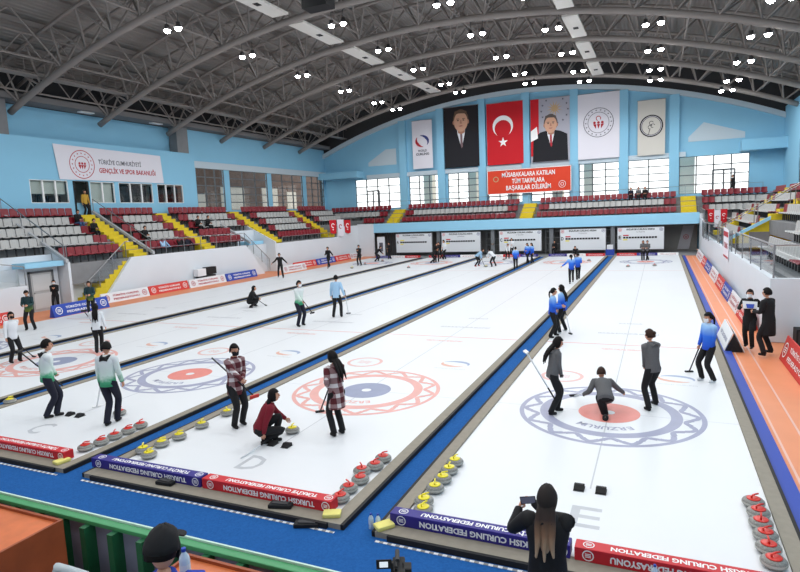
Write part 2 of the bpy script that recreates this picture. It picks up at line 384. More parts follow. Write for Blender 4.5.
def person(label, feet, head_deg, H=1.72, jacket=CBLACK, trousers=CBLACK, shoes=BLACK, hair='short', hairmat=HAIRB, mask=False,
           hands=(None, None), grip=(False, False), lean=4, pel=None, side=0, pelvis_h=None, look=(0, 0), hood=False, coat=0, group=None,
           zf=0.0, gloves=None, w=1.0, stuffy=False, hood_mat=None, toes=None, vest=None):
    """feet: two ground points (world); hands: world targets (left, right) or None; head_deg: where the person faces, 0 = +y, 90 = -x"""
    s = H/1.75; rz = math.radians(head_deg)
    f = [Vector(p) for p in feet]; mid = (f[0]+f[1])/2
    base = V(mid.x, mid.y, zf); inv = Matrix.Rotation(-rz, 3, 'Z')
    loc = lambda p: inv @ (Vector(p)-base)
    lf = sorted([loc(f[0]), loc(f[1])], key=lambda p: p.x)           # left foot first
    ph = pelvis_h if pelvis_h is not None else .93*s
    pz = V(0, 0, ph) + (Vector(pel) if pel else V(0, 0, 0))
    a = math.radians(lean); b = math.radians(side)
    spine = (Matrix.Rotation(b, 3, 'Y') @ Matrix.Rotation(-a, 3, 'X')) @ V(0, 0, 1)
    xr = V(1, 0, 0) - spine*spine.x; xr.normalize()
    waist = pz+spine*.16*s; chest = pz+spine*.38*s; neck = pz+spine*.555*s
    nk = (spine*.6+V(0, 0, .4)).normalized()
    hb = neck+nk*.055*s + V(0, .012, 0)*s
    shL, shR = chest+spine*.115*s-xr*.165*s*w, chest+spine*.115*s+xr*.165*s*w
    hipL, hipR = pz-xr*.095*s-V(0, 0, .03*s), pz+xr*.095*s-V(0, 0, .03*s)
    legs = []
    for hp, ft in ((hipL, lf[0]), (hipR, lf[1])):
        an = V(ft.x, ft.y, ft.z+.085*s)
        if toes: an.z = ft.z+.085*s
        kn, an2 = ik(hp, an, .45*s, .43*s, V(0, 1, .25))
        legs.append((hp, kn, an2))
    arms = []
    for i, (sh, tgt) in enumerate(((shL, hands[0]), (shR, hands[1]))):
        sg = -1 if i == 0 else 1
        if tgt is None: t = sh + V(sg*.1*s, .06*s, -.55*s)
        elif isinstance(tgt, str) and tgt == 'fold': t = chest + V(sg*.02, .2*s, -.02*s)
        elif isinstance(tgt, str) and tgt == 'hip': t = pz + V(sg*.14*s, .1*s, .08*s)
        elif isinstance(tgt, str) and tgt == 'out': t = sh + V(sg*.38*s, .05, -.36*s)
        elif isinstance(tgt, str) and tgt == 'front': t = sh + V(-sg*.06*s, .3*s, -.3*s)
        elif isinstance(tgt, str) and tgt == 'down': t = sh + V(-sg*.05*s, .35*s, -.45*s)
        else: t = loc(tgt)
        el, wr = ik(sh, t, .28*s, .26*s, V(sg*.5, -.6, -.7))
        arms.append((sh, el, wr))
    # continuous body
    vs = [pz, waist, chest, neck-spine*.02*s, hb, *legs[0], *legs[1], *arms[0], *arms[1]]
    ed = [(0, 1), (1, 2), (2, 3), (3, 4), (0, 5), (5, 6), (6, 7), (0, 8), (8, 9), (9, 10), (2, 11), (11, 12), (12, 13), (2, 14), (14, 15), (15, 16)]
    rd = [.09, .085, .1, .05, .055, .07, .045, .036, .07, .045, .036, .045, .034, .026, .045, .034, .026]
    body = skin(vs, ed, [r*s for r in rd], 1)
    hq = Matrix.Rotation(math.radians(look[0]), 3, 'Z') @ Matrix.Rotation(math.radians(-look[1]), 3, 'X')
    hc = hb+nk*.095*s+V(0, .015, 0)*s
    HM = Matrix.Translation(hc) @ hq.to_4x4() @ Matrix.Scale(s, 4)
    mb = MB(); mb.add(body, Matrix()); mb.add(HEAD, HM)
    hmats = []
    for i, (sh, el, wr) in enumerate(arms):
        d = (wr-el).normalized(); z = -d; sg = -1 if i == 0 else 1
        inn = V(-sg, .2, 0); x = (inn-z*inn.dot(z))
        x = x.normalized() if x.length > 1e-3 else V(1, 0, 0)
        y = z.cross(x)
        if y.y < 0 and abs(y.y) > .1: pass
        mx = Matrix((x, y if i == 0 else -y, z)).transposed().to_4x4()
        # thumb towards the front
        if (mx @ V(0, 1, 0)).dot(V(0, 1, .3)) < 0: mx = mx @ Matrix.Scale(-1, 4, V(0, 1, 0))
        mx = mx @ Matrix.Scale(s, 4); mx.translation = wr
        mb.add(HANDS['grip' if grip[i] else 'relax'], mx, 1 if gloves and gloves[i] else 0)
        hmats.append(mx)
    me = mb.mesh('person', [SKIN, CBLACK] if gloves else SKIN, True)
    o = link('person', me, None); o.location = base; o.rotation_euler = (0, 0, rz); tag(o, label, 'person', group)
    # jacket: torso loft plus sleeves
    fw = (V(0, 1, 0)-spine*spine.y).normalized()
    dv = V(0, 0, -1) if lean < 30 else -spine
    hem = .10+coat
    jb = MB()
    g = 1.06 if coat else 1.0
    tors = [(pz+dv*hem*s, .168*g, .135*g), (pz+dv*hem*.9*s, .176*g, .142*g), (pz, .172, .138), (waist, .158, .125), (waist*.5+chest*.5, .17, .13), (chest, .19, .135), (chest+spine*.08*s, .188, .122), (chest+spine*.14*s, .15, .1), (neck-spine*.02*s, .082, .08), (neck+spine*.02*s, .066, .068)]
    loft(jb, [(c, a_*s*w, b_*s*w) for c, a_, b_ in tors], xr, fw, 18)
    for sh, el, wr in arms:
        e2 = wr-(wr-el).normalized()*.005
        limb(jb, [sh-(sh-chest)*.25, sh, sh*.5+el*.5, el, el*.45+e2*.55, e2], [.075*s*w, .078*s*w, .066*s*w, .058*s, .05*s, .043*s])
    link('jacket', jb.mesh('jacket', jacket, True), o)
    # trousers
    tb = MB()
    loft(tb, [(pz+spine*.06*s, .14*s, .11*s), (pz, .16*s, .122*s), (pz-V(0, 0, .07*s), .155*s, .12*s), (pz-V(0, 0, .11*s), .1*s, .09*s)], xr, V(0, 1, 0), 16)
    for hp, kn, an in legs:
        a2 = an+(kn-an).normalized()*.0*s-V(0, 0, .03*s)
        limb(tb, [hp+V(0, 0, .03*s), hp-V(0, 0, .02*s), hp*.5+kn*.5, kn, kn*.55+a2*.45, a2], [.095*s, .1*s, .088*s, .07*s, .068*s, .062*s])
    link('trousers', tb.mesh('trousers', trousers, True), o)
    for hp, kn, an in legs:
        sh = an-(kn-an).normalized()*.0
        fd = V(0, 1, 0) if sh.z < .14 else V(0, .5, -.85)
        q = [sh-fd*.05*s-V(0, 0, .038*s), sh+fd*.06*s-V(0, 0, .04*s), sh+fd*.15*s-V(0, 0, .048*s)]
        sm = skin(q, [(0, 1), (1, 2)], [(.042*s, .042*s), (.044*s, .042*s), (.036*s, .034*s)], 1); sm.materials.clear(); sm.materials.append(shoes)
        mnz = min(v.co.z for v in sm.vertices)
        if sh.z < .14 and abs(mnz) > 0:
            for v in sm.vertices: v.co.z -= mnz
        link('shoe', sm, o)
    # head parts
    hm = mixcopy(HAIR[hair if hair in HAIR else 'short'], CBLACK if hair == 'cap' else hairmat); hm.transform(HM)
    ho = link('cap' if hair == 'cap' else 'hair', hm, o)
    if hair == 'cap':
        b2 = MB(); pts = [(.085*math.cos(t), .08+.09*math.sin(t), .055) for t in [PI*i/10 for i in range(11)]]
        b2.prism(pts, (0, 0, .008)); bo = b2.mesh('brim', CBLACK); bo.transform(HM); link('brim', bo, o)
        b3 = MB(); b3.lathe([(.083, -.03), (.083, .05)], 16); hh = mixcopy(HAIR['short'], HAIRB); hh.transform(HM @ Matrix.Scale(.95, 4)); link('hair', hh, o)
    hl = lambda p: HM @ Vector(p)
    if hair == 'bun': bn = MB(); bn.ellip((0, -.12, .06), (.045, .04, .045)); q = bn.mesh('bun', hairmat, True); q.transform(HM); link('hair_bun', q, o)
    if hair == 'pony':
        q = skin([hl((0, -.09, .05)), hl((0, -.15, .0)), hl((0, -.16, -.12)), hl((0, -.14, -.26))], [(0, 1), (1, 2), (2, 3)], [.03*s, .032*s, .028*s, .012*s]); q.materials.clear(); q.materials.append(hairmat); link('ponytail', q, o)
    if hair == 'long':
        bk = V(0, -.12, 0)
        q = skin([hl((0, -.05, .03)), hl((0, -.09, -.08)), hl((0, -.15, -.19)), hl((0, -.185, -.32)), hl((0, -.19, -.47))], [(0, 1), (1, 2), (2, 3), (3, 4)], [(.085*s, .05*s), (.1*s, .05*s), (.1*s, .045*s), (.08*s, .035*s), (.03*s, .02*s)])
        q.materials.clear(); q.materials.append(hairmat); link('long_hair', q, o)
        for sx, ln in ((-.055, -.52), (.05, -.5), (-.005, -.55)):
            q = skin([hl((sx, -.09, -.05)), hl((sx*1.3, -.17, -.2)), hl((sx*1.25, -.215, -.36)), hl((sx*1.6, -.2, ln))], [(0, 1), (1, 2), (2, 3)], [(.04*s, .03*s), (.038*s, .028*s), (.03*s, .024*s), (.01*s, .008*s)])
            q.materials.clear(); q.materials.append(hairmat); link('hair_strand', q, o)
    if mask:
        q = MB(); n = 8
        for j in range(5):
            z = -.085+j*.022
            for i in range(n+1):
                t = PI*(.12+.76*i/n); q.v.append((.079*math.cos(t)*(1-.1*abs(j-3)/3), .028+.094*math.sin(t)*(1-.1*abs(j-2.5)/2.5), z))
        for j in range(4):
            for i in range(n): a_ = j*(n+1)+i; q.f.append((a_, a_+1, a_+n+2, a_+n+1)); q.m.append(0)
        mm = q.mesh('face_mask', mask if not isinstance(mask, bool) else MASK, True); mm.transform(HM); link('face_mask', mm, o)
    else:
        q = MB(); q.ellip((0, .098, -.052), (.022, .008, .006), 8, 5); mm = q.mesh('mouth', LIP, True); mm.transform(HM); link('mouth', mm, o)
    for sg in (-1, 1):
        q = MB(); q.ellip((sg*.03, .083, .012), (.013, .008, .008), 8, 5); mm = q.mesh('eye', EYE, True); mm.transform(HM); link('eye', mm, o)
    if hood:
        q = skin([neck+V(-.08, .02, 0)*s, neck-spine*.03*s+V(-.07, -.08, .0)*s, neck-spine*.08*s+V(0, -.13, 0)*s, neck-spine*.03*s+V(.07, -.08, 0)*s, neck+V(.08, .02, 0)*s],
                 [(0, 1), (1, 2), (2, 3), (3, 4)], [.035*s, .045*s, .055*s, .045*s, .035*s], 1, 2); q.materials.clear(); q.materials.append(hood_mat or jacket); link('hood', q, o)
    R3 = Matrix.Rotation(rz, 3, 'Z')
    o_info = {'hands': [base + R3 @ (mx @ V(.015, 0, -.07)) for mx in hmats], 'obj': o, 'base': base, 'R': R3}
    return o_info
def broom(a, b, label, col=BLACK, headcol=BLACK, group=None, pad=True):
    """a: upper end of the handle, b: the pad end (world)"""
    a, b = Vector(a), Vector(b)
    t = thing('curling_broom', label, 'broom', b, 0, group)
    d = a-b
    MB().tube(d*.03, d*.72, .016, 8).obj('handle', col, t, True)
    MB().tube(d*.72, d, .017, 8).obj('grip', BLACK if col is not BLACK else DGREY, t, True)
    if pad:
        x = d.cross(V(0, 0, 1)); x = x.normalized() if x.length > 1e-3 else V(1, 0, 0)
        y = V(0, 0, 1).cross(x) if b.z < .12 else x.cross(d).normalized()
        z = x.cross(y)
        h = MB(); h.box(-.1, .1, -.035, .035, .0, .035)
        h.v = [tuple(x*p[0]+y*p[1]+z*p[2]) for p in h.v]; h.obj('broom_head', headcol, t, False, .006)
        MB().tube(z*.03, d.normalized()*.09, .014, 8).obj('head_joint', DGREY, t)
    return t
PEOPLE = True
def foot2(u1, v1, u2, v2): return [gz(u1, v1), gz(u2, v2)]
def P_build():
    G = gz
    # ---- sheet nearest the camera on the right
    p = person('curler in grey hoodie standing on left edge of front blue house, long black hair', foot2(550.5, 415, 557, 411), -65, 1.62, CGREY, CBLACK, hair='long', hood=True, lean=10, pel=(0, -.02, 0),
               hands=(gy(549, 388, -.5), gy(562, 382, -.25)), grip=(True, False), gloves=(0, 1), look=(0, 15))
    broom(gy(556, 401, -.45), gy(526.5, 352.5, -.75), 'white-shafted broom held behind her by the grey hoodie curler at left of front house', CWHITE, WHITE)
    p = person('curler in grey hoodie lunging low over the red button of front house', [V(-.12, .32, 0), V(-.03, -.52, 0)], 12, 1.66, CGREY, CBLACK, hair='short', hairmat=HAIRBR, hood=True, lean=66,
               pelvis_h=.39, pel=(0, -.05, 0), hands=(gy(584, 394, .25), V(.35, .75, .14)), grip=(True, True), gloves=(1, 0), look=(0, 25))
    broom(gy(592, 391, .15), gz(574, 396), 'broom held out sideways by the lunging grey hoodie curler', CWHITE, BLACK)
    person('curler in grey hoodie standing upright at right of the red button, hair in bun', foot2(649, 411, 656, 405), 42, 1.66, CGREY, CBLACK, hair='bun', hairmat=HAIRBR, hood=True, lean=8,
           hands=(gy(644.5, 368, .65), gy(646, 366, .75)), grip=(True, True), look=(15, 5))
    p = person('masked curler in blue and white jacket with broom by the right edge of front sheet', foot2(702, 380, 714, 382.5), 125, 1.66, JBLUE, CBLACK, CWHITE, hair='pony', mask=True, lean=0,
               hands=(gy(711, 351, 2.85), gy(697.5, 351, 3.0)), grip=(False, True), look=(0, 8))
    broom(gy(701, 343, 2.98), gz(689, 372), 'black broom held by the masked blue-jacketed curler at right edge', BLACK, BLACK)
    person('curler in blue jacket on blue strip, left of the pair facing each other', foot2(550, 338, 555, 335.5), -80, 1.63, JBLUE, CBLACK, hair='pony', lean=3, hands=('front', 'front'))
    p = person('curler in blue jacket on blue strip, right of the pair, hanging long hair', foot2(560, 334, 566, 331), 75, 1.64, JBLUE, CBLACK, CWHITE, hair='long', lean=3, hands=(None, gy(566, 314, 7.5)), grip=(False, True))
    broom(gy(564.5, 308, 7.6), gz(570.5, 334), 'thin broom held by right one of the two blue-jacketed curlers on strip', CWHITE, BLACK)
    person('curler in blue jacket striding up the fourth sheet, one hand low', foot2(570, 284, 573, 282), 20, 1.6, JBLUE, CBLACK, hair='pony', lean=6, hands=('out', 'front'))
    person('curler in blue jacket walking close behind right shoulder of the striding one', foot2(577, 280, 579, 279), 5, 1.55, JBLUE, CBLACK, hair='short', hands=(None, 'front'))
    person('curler in grey top standing left in the pair at far end of nearest sheet', foot2(642, 260.5, 644, 260), 175, 1.5, CGREY, CBLACK, hair='long', hands=('front', 'front'))
    person('curler in grey top standing right in the pair at far end of nearest sheet', foot2(646.5, 260.5, 648.5, 260), 160, 1.5, CGREY, CBLACK, hair='short', hands=('front', 'front'))
    person('dark-clothed curler bending low at far end of the fourth sheet', foot2(575.5, 260, 578.5, 259.6), 170, 1.6, CBLACK, CBLACK, lean=55, pelvis_h=.62, hands=('down', 'down'), hair='short')
    p = person('blue-jacketed curler walking with broom near far end, left of the strip', foot2(514.5, 270, 517, 268.5), 10, 1.6, JBLUE, CBLACK, hair='short', hands=(gy(513, 258, 28.6), None))
    broom(gy(513.2, 255, 28.6), gz(512.8, 266.8), 'broom beside the walking blue-jacketed curler near far end', CWHITE, WHITE)
    person('blue-jacketed curler standing left in a close pair near far end of strip', foot2(526.8, 263.8, 528.8, 263), 160, 1.6, JBLUE, CBLACK, hair='long', hands=('front', None))
    person('blue-jacketed curler standing right in a close pair near far end of strip', foot2(531.2, 263.8, 533.4, 263), 140, 1.6, JBLUE, CBLACK, hair='long', hands=(None, 'front'))
    # ---- third sheet far end: sweepers
    p = person('sweeper in pale blue top bending over stone, left one at far end of third sheet', foot2(475, 266.5, 478.5, 265.8), -85, 1.62, CLBLUE, CBLACK, ADRED, lean=52, pelvis_h=.8, hands=(gy(482, 260, 31.8), gy(481, 259, 31.7)), grip=(1, 1))
    broom(gy(480.5, 257.5, 31.7), gz(485, 266.5), 'broom swept before stone by left pale blue sweeper', BLACK, BLACK)
    person('sweeper in white top bending over stone, right one at far end of third sheet', foot2(492, 266.8, 496, 266), 60, 1.62, CWHITE, CBLACK, lean=50, pelvis_h=.8, hands=('down', 'down'), grip=(1, 1))
    person('dark-dressed person waiting behind the two bending sweepers', foot2(492.5, 254.5, 494.5, 254.2), 180, 1.6, CBLACK, CBLACK, hands=('front', 'front'))
    person('curler in white top bending forward near far end, left of blue pair', foot2(506, 259, 509, 258.6), 200, 1.6, CWHITE, CBLACK, lean=45, pelvis_h=.75, hands=('down', 'down'))
    person('person in pale top standing before the third scoreboard', foot2(511, 256.4, 513, 256), 180, 1.65, CWHITE, CBLACK, hands=('front', None))
    person('dark-dressed person sitting low in gap between third and fourth scoreboards', foot2(552.5, 254.5, 555.5, 254.4), 170, 1.65, CBLACK, CBLACK, lean=10, pelvis_h=.5, pel=(0, -.3, 0), hands=('front', 'front'))
    # ---- second sheet far end group
    person('dark-dressed curler bending over stone in far group, leftmost of four', foot2(430.5, 263, 433.5, 262.5), -60, 1.65, CBLACK, CBLACK, lean=50, pelvis_h=.72, hands=('down', 'down'))
    person('dark-dressed curler standing in middle of far group before second scoreboard', foot2(436, 262.4, 438.6, 262), 200, 1.66, CBLACK, CBLACK, hands=('front', 'front'))
    person('dark-dressed curler bending behind the middle of far group', foot2(440.5, 259, 443, 258.5), 150, 1.7, CBLACK, CBLACK, lean=30, pelvis_h=.85, hands=('down', 'front'))
    person('curler in white shirt and black trousers, right of far group', foot2(443.6, 259.4, 445.8, 259), 160, 1.72, CWHITE, CBLACK, hands=('front', None))
    person('dark-dressed curler stooping by roll-up banner at far left end', foot2(375, 261.5, 378, 261), -70, 1.65, CBLACK, CBLACK, lean=40, pelvis_h=.75, hands=('down', 'down'))
    person('dark-dressed curler standing right of roll-up banner at far left end', foot2(389, 259, 391.2, 258.8), 150, 1.6, CBLACK, CBLACK, hands=('front', None))
    person('dark-dressed person standing on leftmost sheet with hands held together', foot2(358.2, 265.6, 361.4, 265.4), 180, 1.78, CBLACK, CBLACK, hair='cap', hands=('fold', 'fold'))
    person('dark-dressed person walking on leftmost sheet beside the blue banner', foot2(328, 269, 330.2, 267.5), 170, 1.8, CBLACK, CBLACK, hands=('out', 'front'))
    person('black-clad curler striding with arms spread by left banners', foot2(278.5, 277, 283.5, 278), 195, 1.8, CBLACK, CBLACK, hands=('out', 'out'))
    p = person('black-clad curler crouching with broom between first and second sheets', foot2(250, 308, 255, 306), -60, 1.7, CBLACK, CBLACK, hair='long', lean=25, pelvis_h=.3, pel=(0, -.15, 0), hands=(gy(260, 300, 11), gy(259, 299, 11)), grip=(1, 1))
    broom(gy(256, 298.5, 11.1), gz(266, 305.5), 'broom laid forward by the crouching black-clad curler', BLACK, BLACK)
    p = person('masked curler in green and white jacket on the second sheet, facing right', foot2(298, 326.6, 303, 325), -110, 1.82, JGREEN, CNAVY, hair='short', mask=True, hands=(gy(296, 290, 7.2), gy(304, 304, 6.9)), grip=(1, 1))
    broom(gy(295, 290, 7.1), gy(312, 312.5, 6.7), 'broom slung across body by green and white curler facing right', BLACK, BLACK)
    p = person('curler in pale blue shirt seen from behind on the second sheet', foot2(333.5, 317.5, 341.5, 317), 15, 1.8, CLBLUE, CBLACK, hair='short', hands=(None, gy(346, 299, 9.3)), grip=(0, 1))
    broom(gy(344.5, 290, 9.3), gz(348.5, 313.5), 'broom standing on ice beside the pale blue shirt curler', CWHITE, BLACK)
    # ---- left
    p = person('curler in white top and black trousers seen from behind, beyond green and white pair', foot2(97, 353, 102, 351.5), 40, 1.68, CWHITE, CBLACK, hair='long', hands=(gy(90, 321, 1.7), None), grip=(1, 0))
    broom(gy(98, 330, 1.5), gy(84, 311, 1.9), 'broom carried head-up by white-topped curler seen from behind', BLACK, BLACK)
    person('bearded curler in dark teal jacket looking down by left blue banner', foot2(27, 330, 35.5, 329.5), 215, 1.72, JOLIVE, CBLACK, hair='short', hands=('front', 'front'), look=(0, 25))
    person('curler in dark teal jacket standing at right end of left blue banner', foot2(90, 317.5, 95, 316), 215, 1.72, JOLIVE, CBLACK, hair='short', hands=('front', 'front'))
    person('masked staff member in black hoodie by the white door', foot2(54, 311, 60, 310), 225, 1.62, CBLACK, CBLACK, hair='short', mask=True, hood=True, hands=('fold', 'fold'))
    p = person('masked curler in white and black top at left photo edge, ponytail', foot2(11, 363, 20, 361), -95, 1.66, CWHITE, CBLACK, hair='pony', mask=CBLACK, hands=(gy(14, 341, -.3), None), grip=(1, 0))
    broom(gy(11, 338, -.35), gz(34, 357), 'broom pointing to ice from left-edge white-topped curler', BLACK, BLACK)
    p = person('curler in green and white jacket, left of near pair on third-from-right sheet', foot2(46.5, 418.5, 57, 416), -35, 1.8, JGREEN, CNAVY, hair='cap' if False else 'short', hood=True, hood_mat=CBLACK, hands=(gy(41, 369, -3.7), gy(60, 383, -3.6)), grip=(1, 1))
    broom(gy(63, 386, -3.55), gy(20, 352, -3.9), 'broom held behind his back by left curler in green and white', BLACK, BLACK)
    p = person('curler in green and white jacket seen from behind, right of near pair', foot2(107, 426, 117.5, 421.5), 20, 1.8, JGREEN, CNAVY, hair='short', hood=True, hood_mat=CBLACK, hands=(gy(100.5, 386, -3.8), None), grip=(1, 0), look=(0, 18))
    broom(gy(105, 358, -3.85), gz(97, 407), 'white broom held upright by right curler in green and white', CWHITE, WHITE)
    # ---- fourth sheet near
    p = person('masked curler in red plaid shirt standing left of the crouching one', foot2(234.5, 428, 242.5, 424), -110, 1.76, PLAID, CBLACK, hair='short', mask=CBLACK, coat=.12, hands=(gy(243, 379, -3.1), gy(244, 383, -3.3)), grip=(1, 1), look=(-10, 5))
    broom(gy(212, 358, -2.7), gy(254, 396, -3.3), 'broom crossing behind left plaid-shirted curler', BLACK, ADRED)
    p = person('curler in long red plaid shirt looking down, right of the crouching one', foot2(334.5, 436.5, 343, 433.5), 62, 1.68, PLAID, CBLACK, hair='long', mask=CBLACK, coat=.25, hands=(gy(328.5, 387, -2.9), gy(331, 385, -2.7)), grip=(1, 1), look=(0, 20))
    broom(gy(331, 382, -2.8), gz(320, 412), 'broom held forward by right plaid-shirted curler', BLACK, BLACK)
    p = person('curler in maroon jumper crouching on heels beside a yellow stone', foot2(263, 444, 275, 441.5), -50, 1.68, CRED, CBLACK, hair='long', lean=28, pelvis_h=.32, pel=(0, -.16, 0), coat=.0,
               hands=(V(-5.86, -3.1, .27), gy(263, 436, -3.8)), grip=(0, 0))
    broom(gz(268, 440, .1), gz(240, 459), 'red-ended broom lying on ice beside crouching maroon-jumper curler', CWHITE, ADRED, pad=False)
    # ---- officials
    p = person('masked official in long black coat holding a blue and white board', foot2(746, 346, 752, 348.5), 160, 1.7, CBLACK, CBLACK, hair='short', mask=True, coat=.3, hands=(gy(757, 305.5, 6.75), gy(741.5, 305.5, 6.6)), grip=(1, 1))
    c = MB(); q = [gy(742.5, 301, 6.55), gy(757.5, 302, 6.55), gy(757, 309, 6.45), gy(743, 308.5, 6.45)]
    c.prism(q, (0, -.02, .01)); t = c.obj('clipboard', CWHITE); tag(t, 'white and blue board held by the masked official in long coat', 'board')
    c = MB(); q = [gy(746, 304, 6.48), gy(754.5, 304.3, 6.48), gy(753.5, 308.3, 6.40), gy(747, 308, 6.40)]; c.prism(q, (0, -.006, .003)); c.obj('printed_patch', ADBLUE, t)
    person('official in long black coat seen from behind, facing the masked one', foot2(764, 356, 771, 353), 55, 1.84, CBLACK, CBLACK, hair='short', coat=.32, hands=('front', None), w=1.08)
    # ---- foreground
    wz = V(-.02, -7.28, 0)
    ph = gy(528, 500, -6.9)
    p = person('woman in black puffer coat photographing the ice with her phone', [wz+V(-.1, 0, 0), wz+V(.12, .05, 0)], 8, 1.68, CBLACK, CBLACK, hair='long', hairmat=HAIROMBRE, hood=True, coat=.2,
               hands=(gy(519, 508, -6.92), gy(534, 503, -6.85)), grip=(1, 1), look=(-4, 4), w=1.12)
    t = thing('mobile_phone', 'mobile phone held up by the woman in black coat', 'phone', ph)
    c = MB().box(-.078, .078, -.005, .005, -.04, .04); c.obj('phone_body', BLACK, t, False, .003)
    c = MB().box(-.07, .07, -.0065, -.0055, -.034, .034); c.obj('screen', c3('phone_screen', 90, 92, 110, rough=.2, emit=.4), t); t.rotation_euler = (.1, -.16, .1)
    # capped man: standing on the officials' platform behind the green rail
    hp = gd(161, 551, 3.4)
    base = V(hp.x, hp.y, hp.z-1.62)
    person('man in black cap and blue collar leaning at the officials desk', [base+V(-.1, -.05, 0), base+V(.12, 0, 0)], 28, 1.72, c3('blue_shirt', 30, 60, 170, rough=.8), CBLACK, hair='cap', hairmat=HAIRB, mask=CBLACK, zf=base.z,
           hands=('front', 'front'), look=(-18, 12), w=1.08)
    # door man and spectators
    dm = gx(83, 213, -33.7)
    person('person in yellow and black top standing in the booth doorway', [V(-33.75, 14.72, 5.03), V(-33.75, 14.98, 5.03)], -95, 1.7, CYEL, CBLACK, zf=5.03, hands=(None, None))
    person('person standing dark against the bright far right window', [V(6.6, 46.3, 4.75), V(6.9, 46.3, 4.75)], 120, 1.7, CBLACK, CBLACK, zf=4.75, hands=('fold', 'fold'))
def sit(label, x, y, z, deg, jacket, trousers=CBLACK, hair='short', mask=False, H=1.68):
    """seated: pelvis at seat height z+.45"""
    r = math.radians(deg); f = V(-math.sin(r), math.cos(r), 0); s_ = V(math.cos(r), math.sin(r), 0)
    b = V(x, y, z)+f*.42
    person(label, [b-s_*.1, b+s_*.12], deg, H, jacket, trousers, hair=hair, mask=mask, zf=z, pelvis_h=.53, pel=(0, -.42, 0), lean=12, hands=('front', 'front'))
P_build()

# ------------------------------------------------------------------ setting: floor, ice, walls, roof
HW, SP = 2.375, 5.69
Y0, Y1 = -5.5, 40.24
SH = [0, -SP, -2*SP, -3*SP, -4*SP]
XL, XR = -34.5, 10.5
YF, YB = 47.0, -18.0
CX, HS, FOOT, PEAK = -12.0, 22.5, 11.3, 15.9
RAD = (HS**2+(PEAK-FOOT)**2)/(2*(PEAK-FOOT))
def arch(x, off=0.0):
    r = RAD+off; return PEAK-RAD+math.sqrt(max(r*r-(x-CX)**2, 0))
struct(MB().box(XL-2, XR+2, YB, YF+1, -.3, -.062).obj('floor', ORANGE))
struct(MB().box(XL, 2.66, -8.2, 43, -.06, -.05).obj('floor_carpet', BLUECARPET))
struct(MB().box(XL, XR, YB+.1, -8.42, -.06, -.045).obj('floor_rear', CONC))
struct(MB().box(-26.5, 4, 40.6, 46, -.06, -.04).obj('floor_far_passage', CONC))
struct(MB().box(XL, -25.95, -8.2, 43, -.06, -.03).obj('floor_walkway', ORANGE))
for x in (2.95, 3.35): struct(MB().box(x-.02, x+.02, -8, 40, -.062, -.056).obj('trim_line', OLINE))
for i, x in enumerate(SH):
    lx = x-HW if i < 4 else -25.85
    struct(MB().box(lx, x+HW, Y0-.05, Y1, -.05, 0).obj('floor_ice', ICE), 'white curling ice sheet')
# boards along the sheets
def board(name, x0, x1, y0, y1, outer, lab):
    t = thing(name, lab, 'board', (x0, y0, -.05))
    shift(MB().box(x0, x1, y0, y1, -.05, .03), (x0, y0, -.05)).obj('plank', BOARD, t)
    b = MB()
    if outer == 'x+': b.box(x1, x1+.05, y0, y1, -.049, .028)
    if outer == 'x-': b.box(x0-.05, x0, y0, y1, -.049, .028)
    if outer == 'y-': b.box(x0, x1, y0-.05, y0, -.049, .028)
    shift(b, (x0, y0, -.05)).obj('rubber_edge', BLACK, t)
NM = ['rightmost sheet', 'second sheet from right', 'middle sheet', 'second sheet from left', 'leftmost sheet']
for i, x in enumerate(SH):
    if i < 5: board('side_board', x+HW+.003, x+HW+.2, Y0-.36, Y1, 'x+', 'grey-brown low board along the right edge of the %s' % NM[i])
    if i < 4: board('side_board', x-HW-.2, x-HW-.003, Y0-.36, Y1, 'x-', 'grey-brown low board along the left edge of the %s' % NM[i])
    board('end_board', x-HW, x+HW, Y0-.36, Y0-.055, 'y-', 'grey-brown low board at the near end of the %s' % NM[i])
struct(MB().box(2.64, 2.86, -8.0, 40.2, -.06, -.02).obj('trim_blue_strip', ADBLUE))
# white-black tape along the carpet in front of each sheet
for i, x in enumerate(SH):
    b = MB(); xx = x-HW-.15; k = 0
    while xx < x+HW+.15: b.box(xx, min(xx+.06, x+HW+.15), -5.975, -5.935, -.05, -.044, k % 2); xx += .06; k += 1
    tag(b.obj('edge_tape', [WHITE, c3('grey_tape', 150, 150, 150)]), 'white and grey tape on blue carpet before the %s' % NM[i], 'tape')

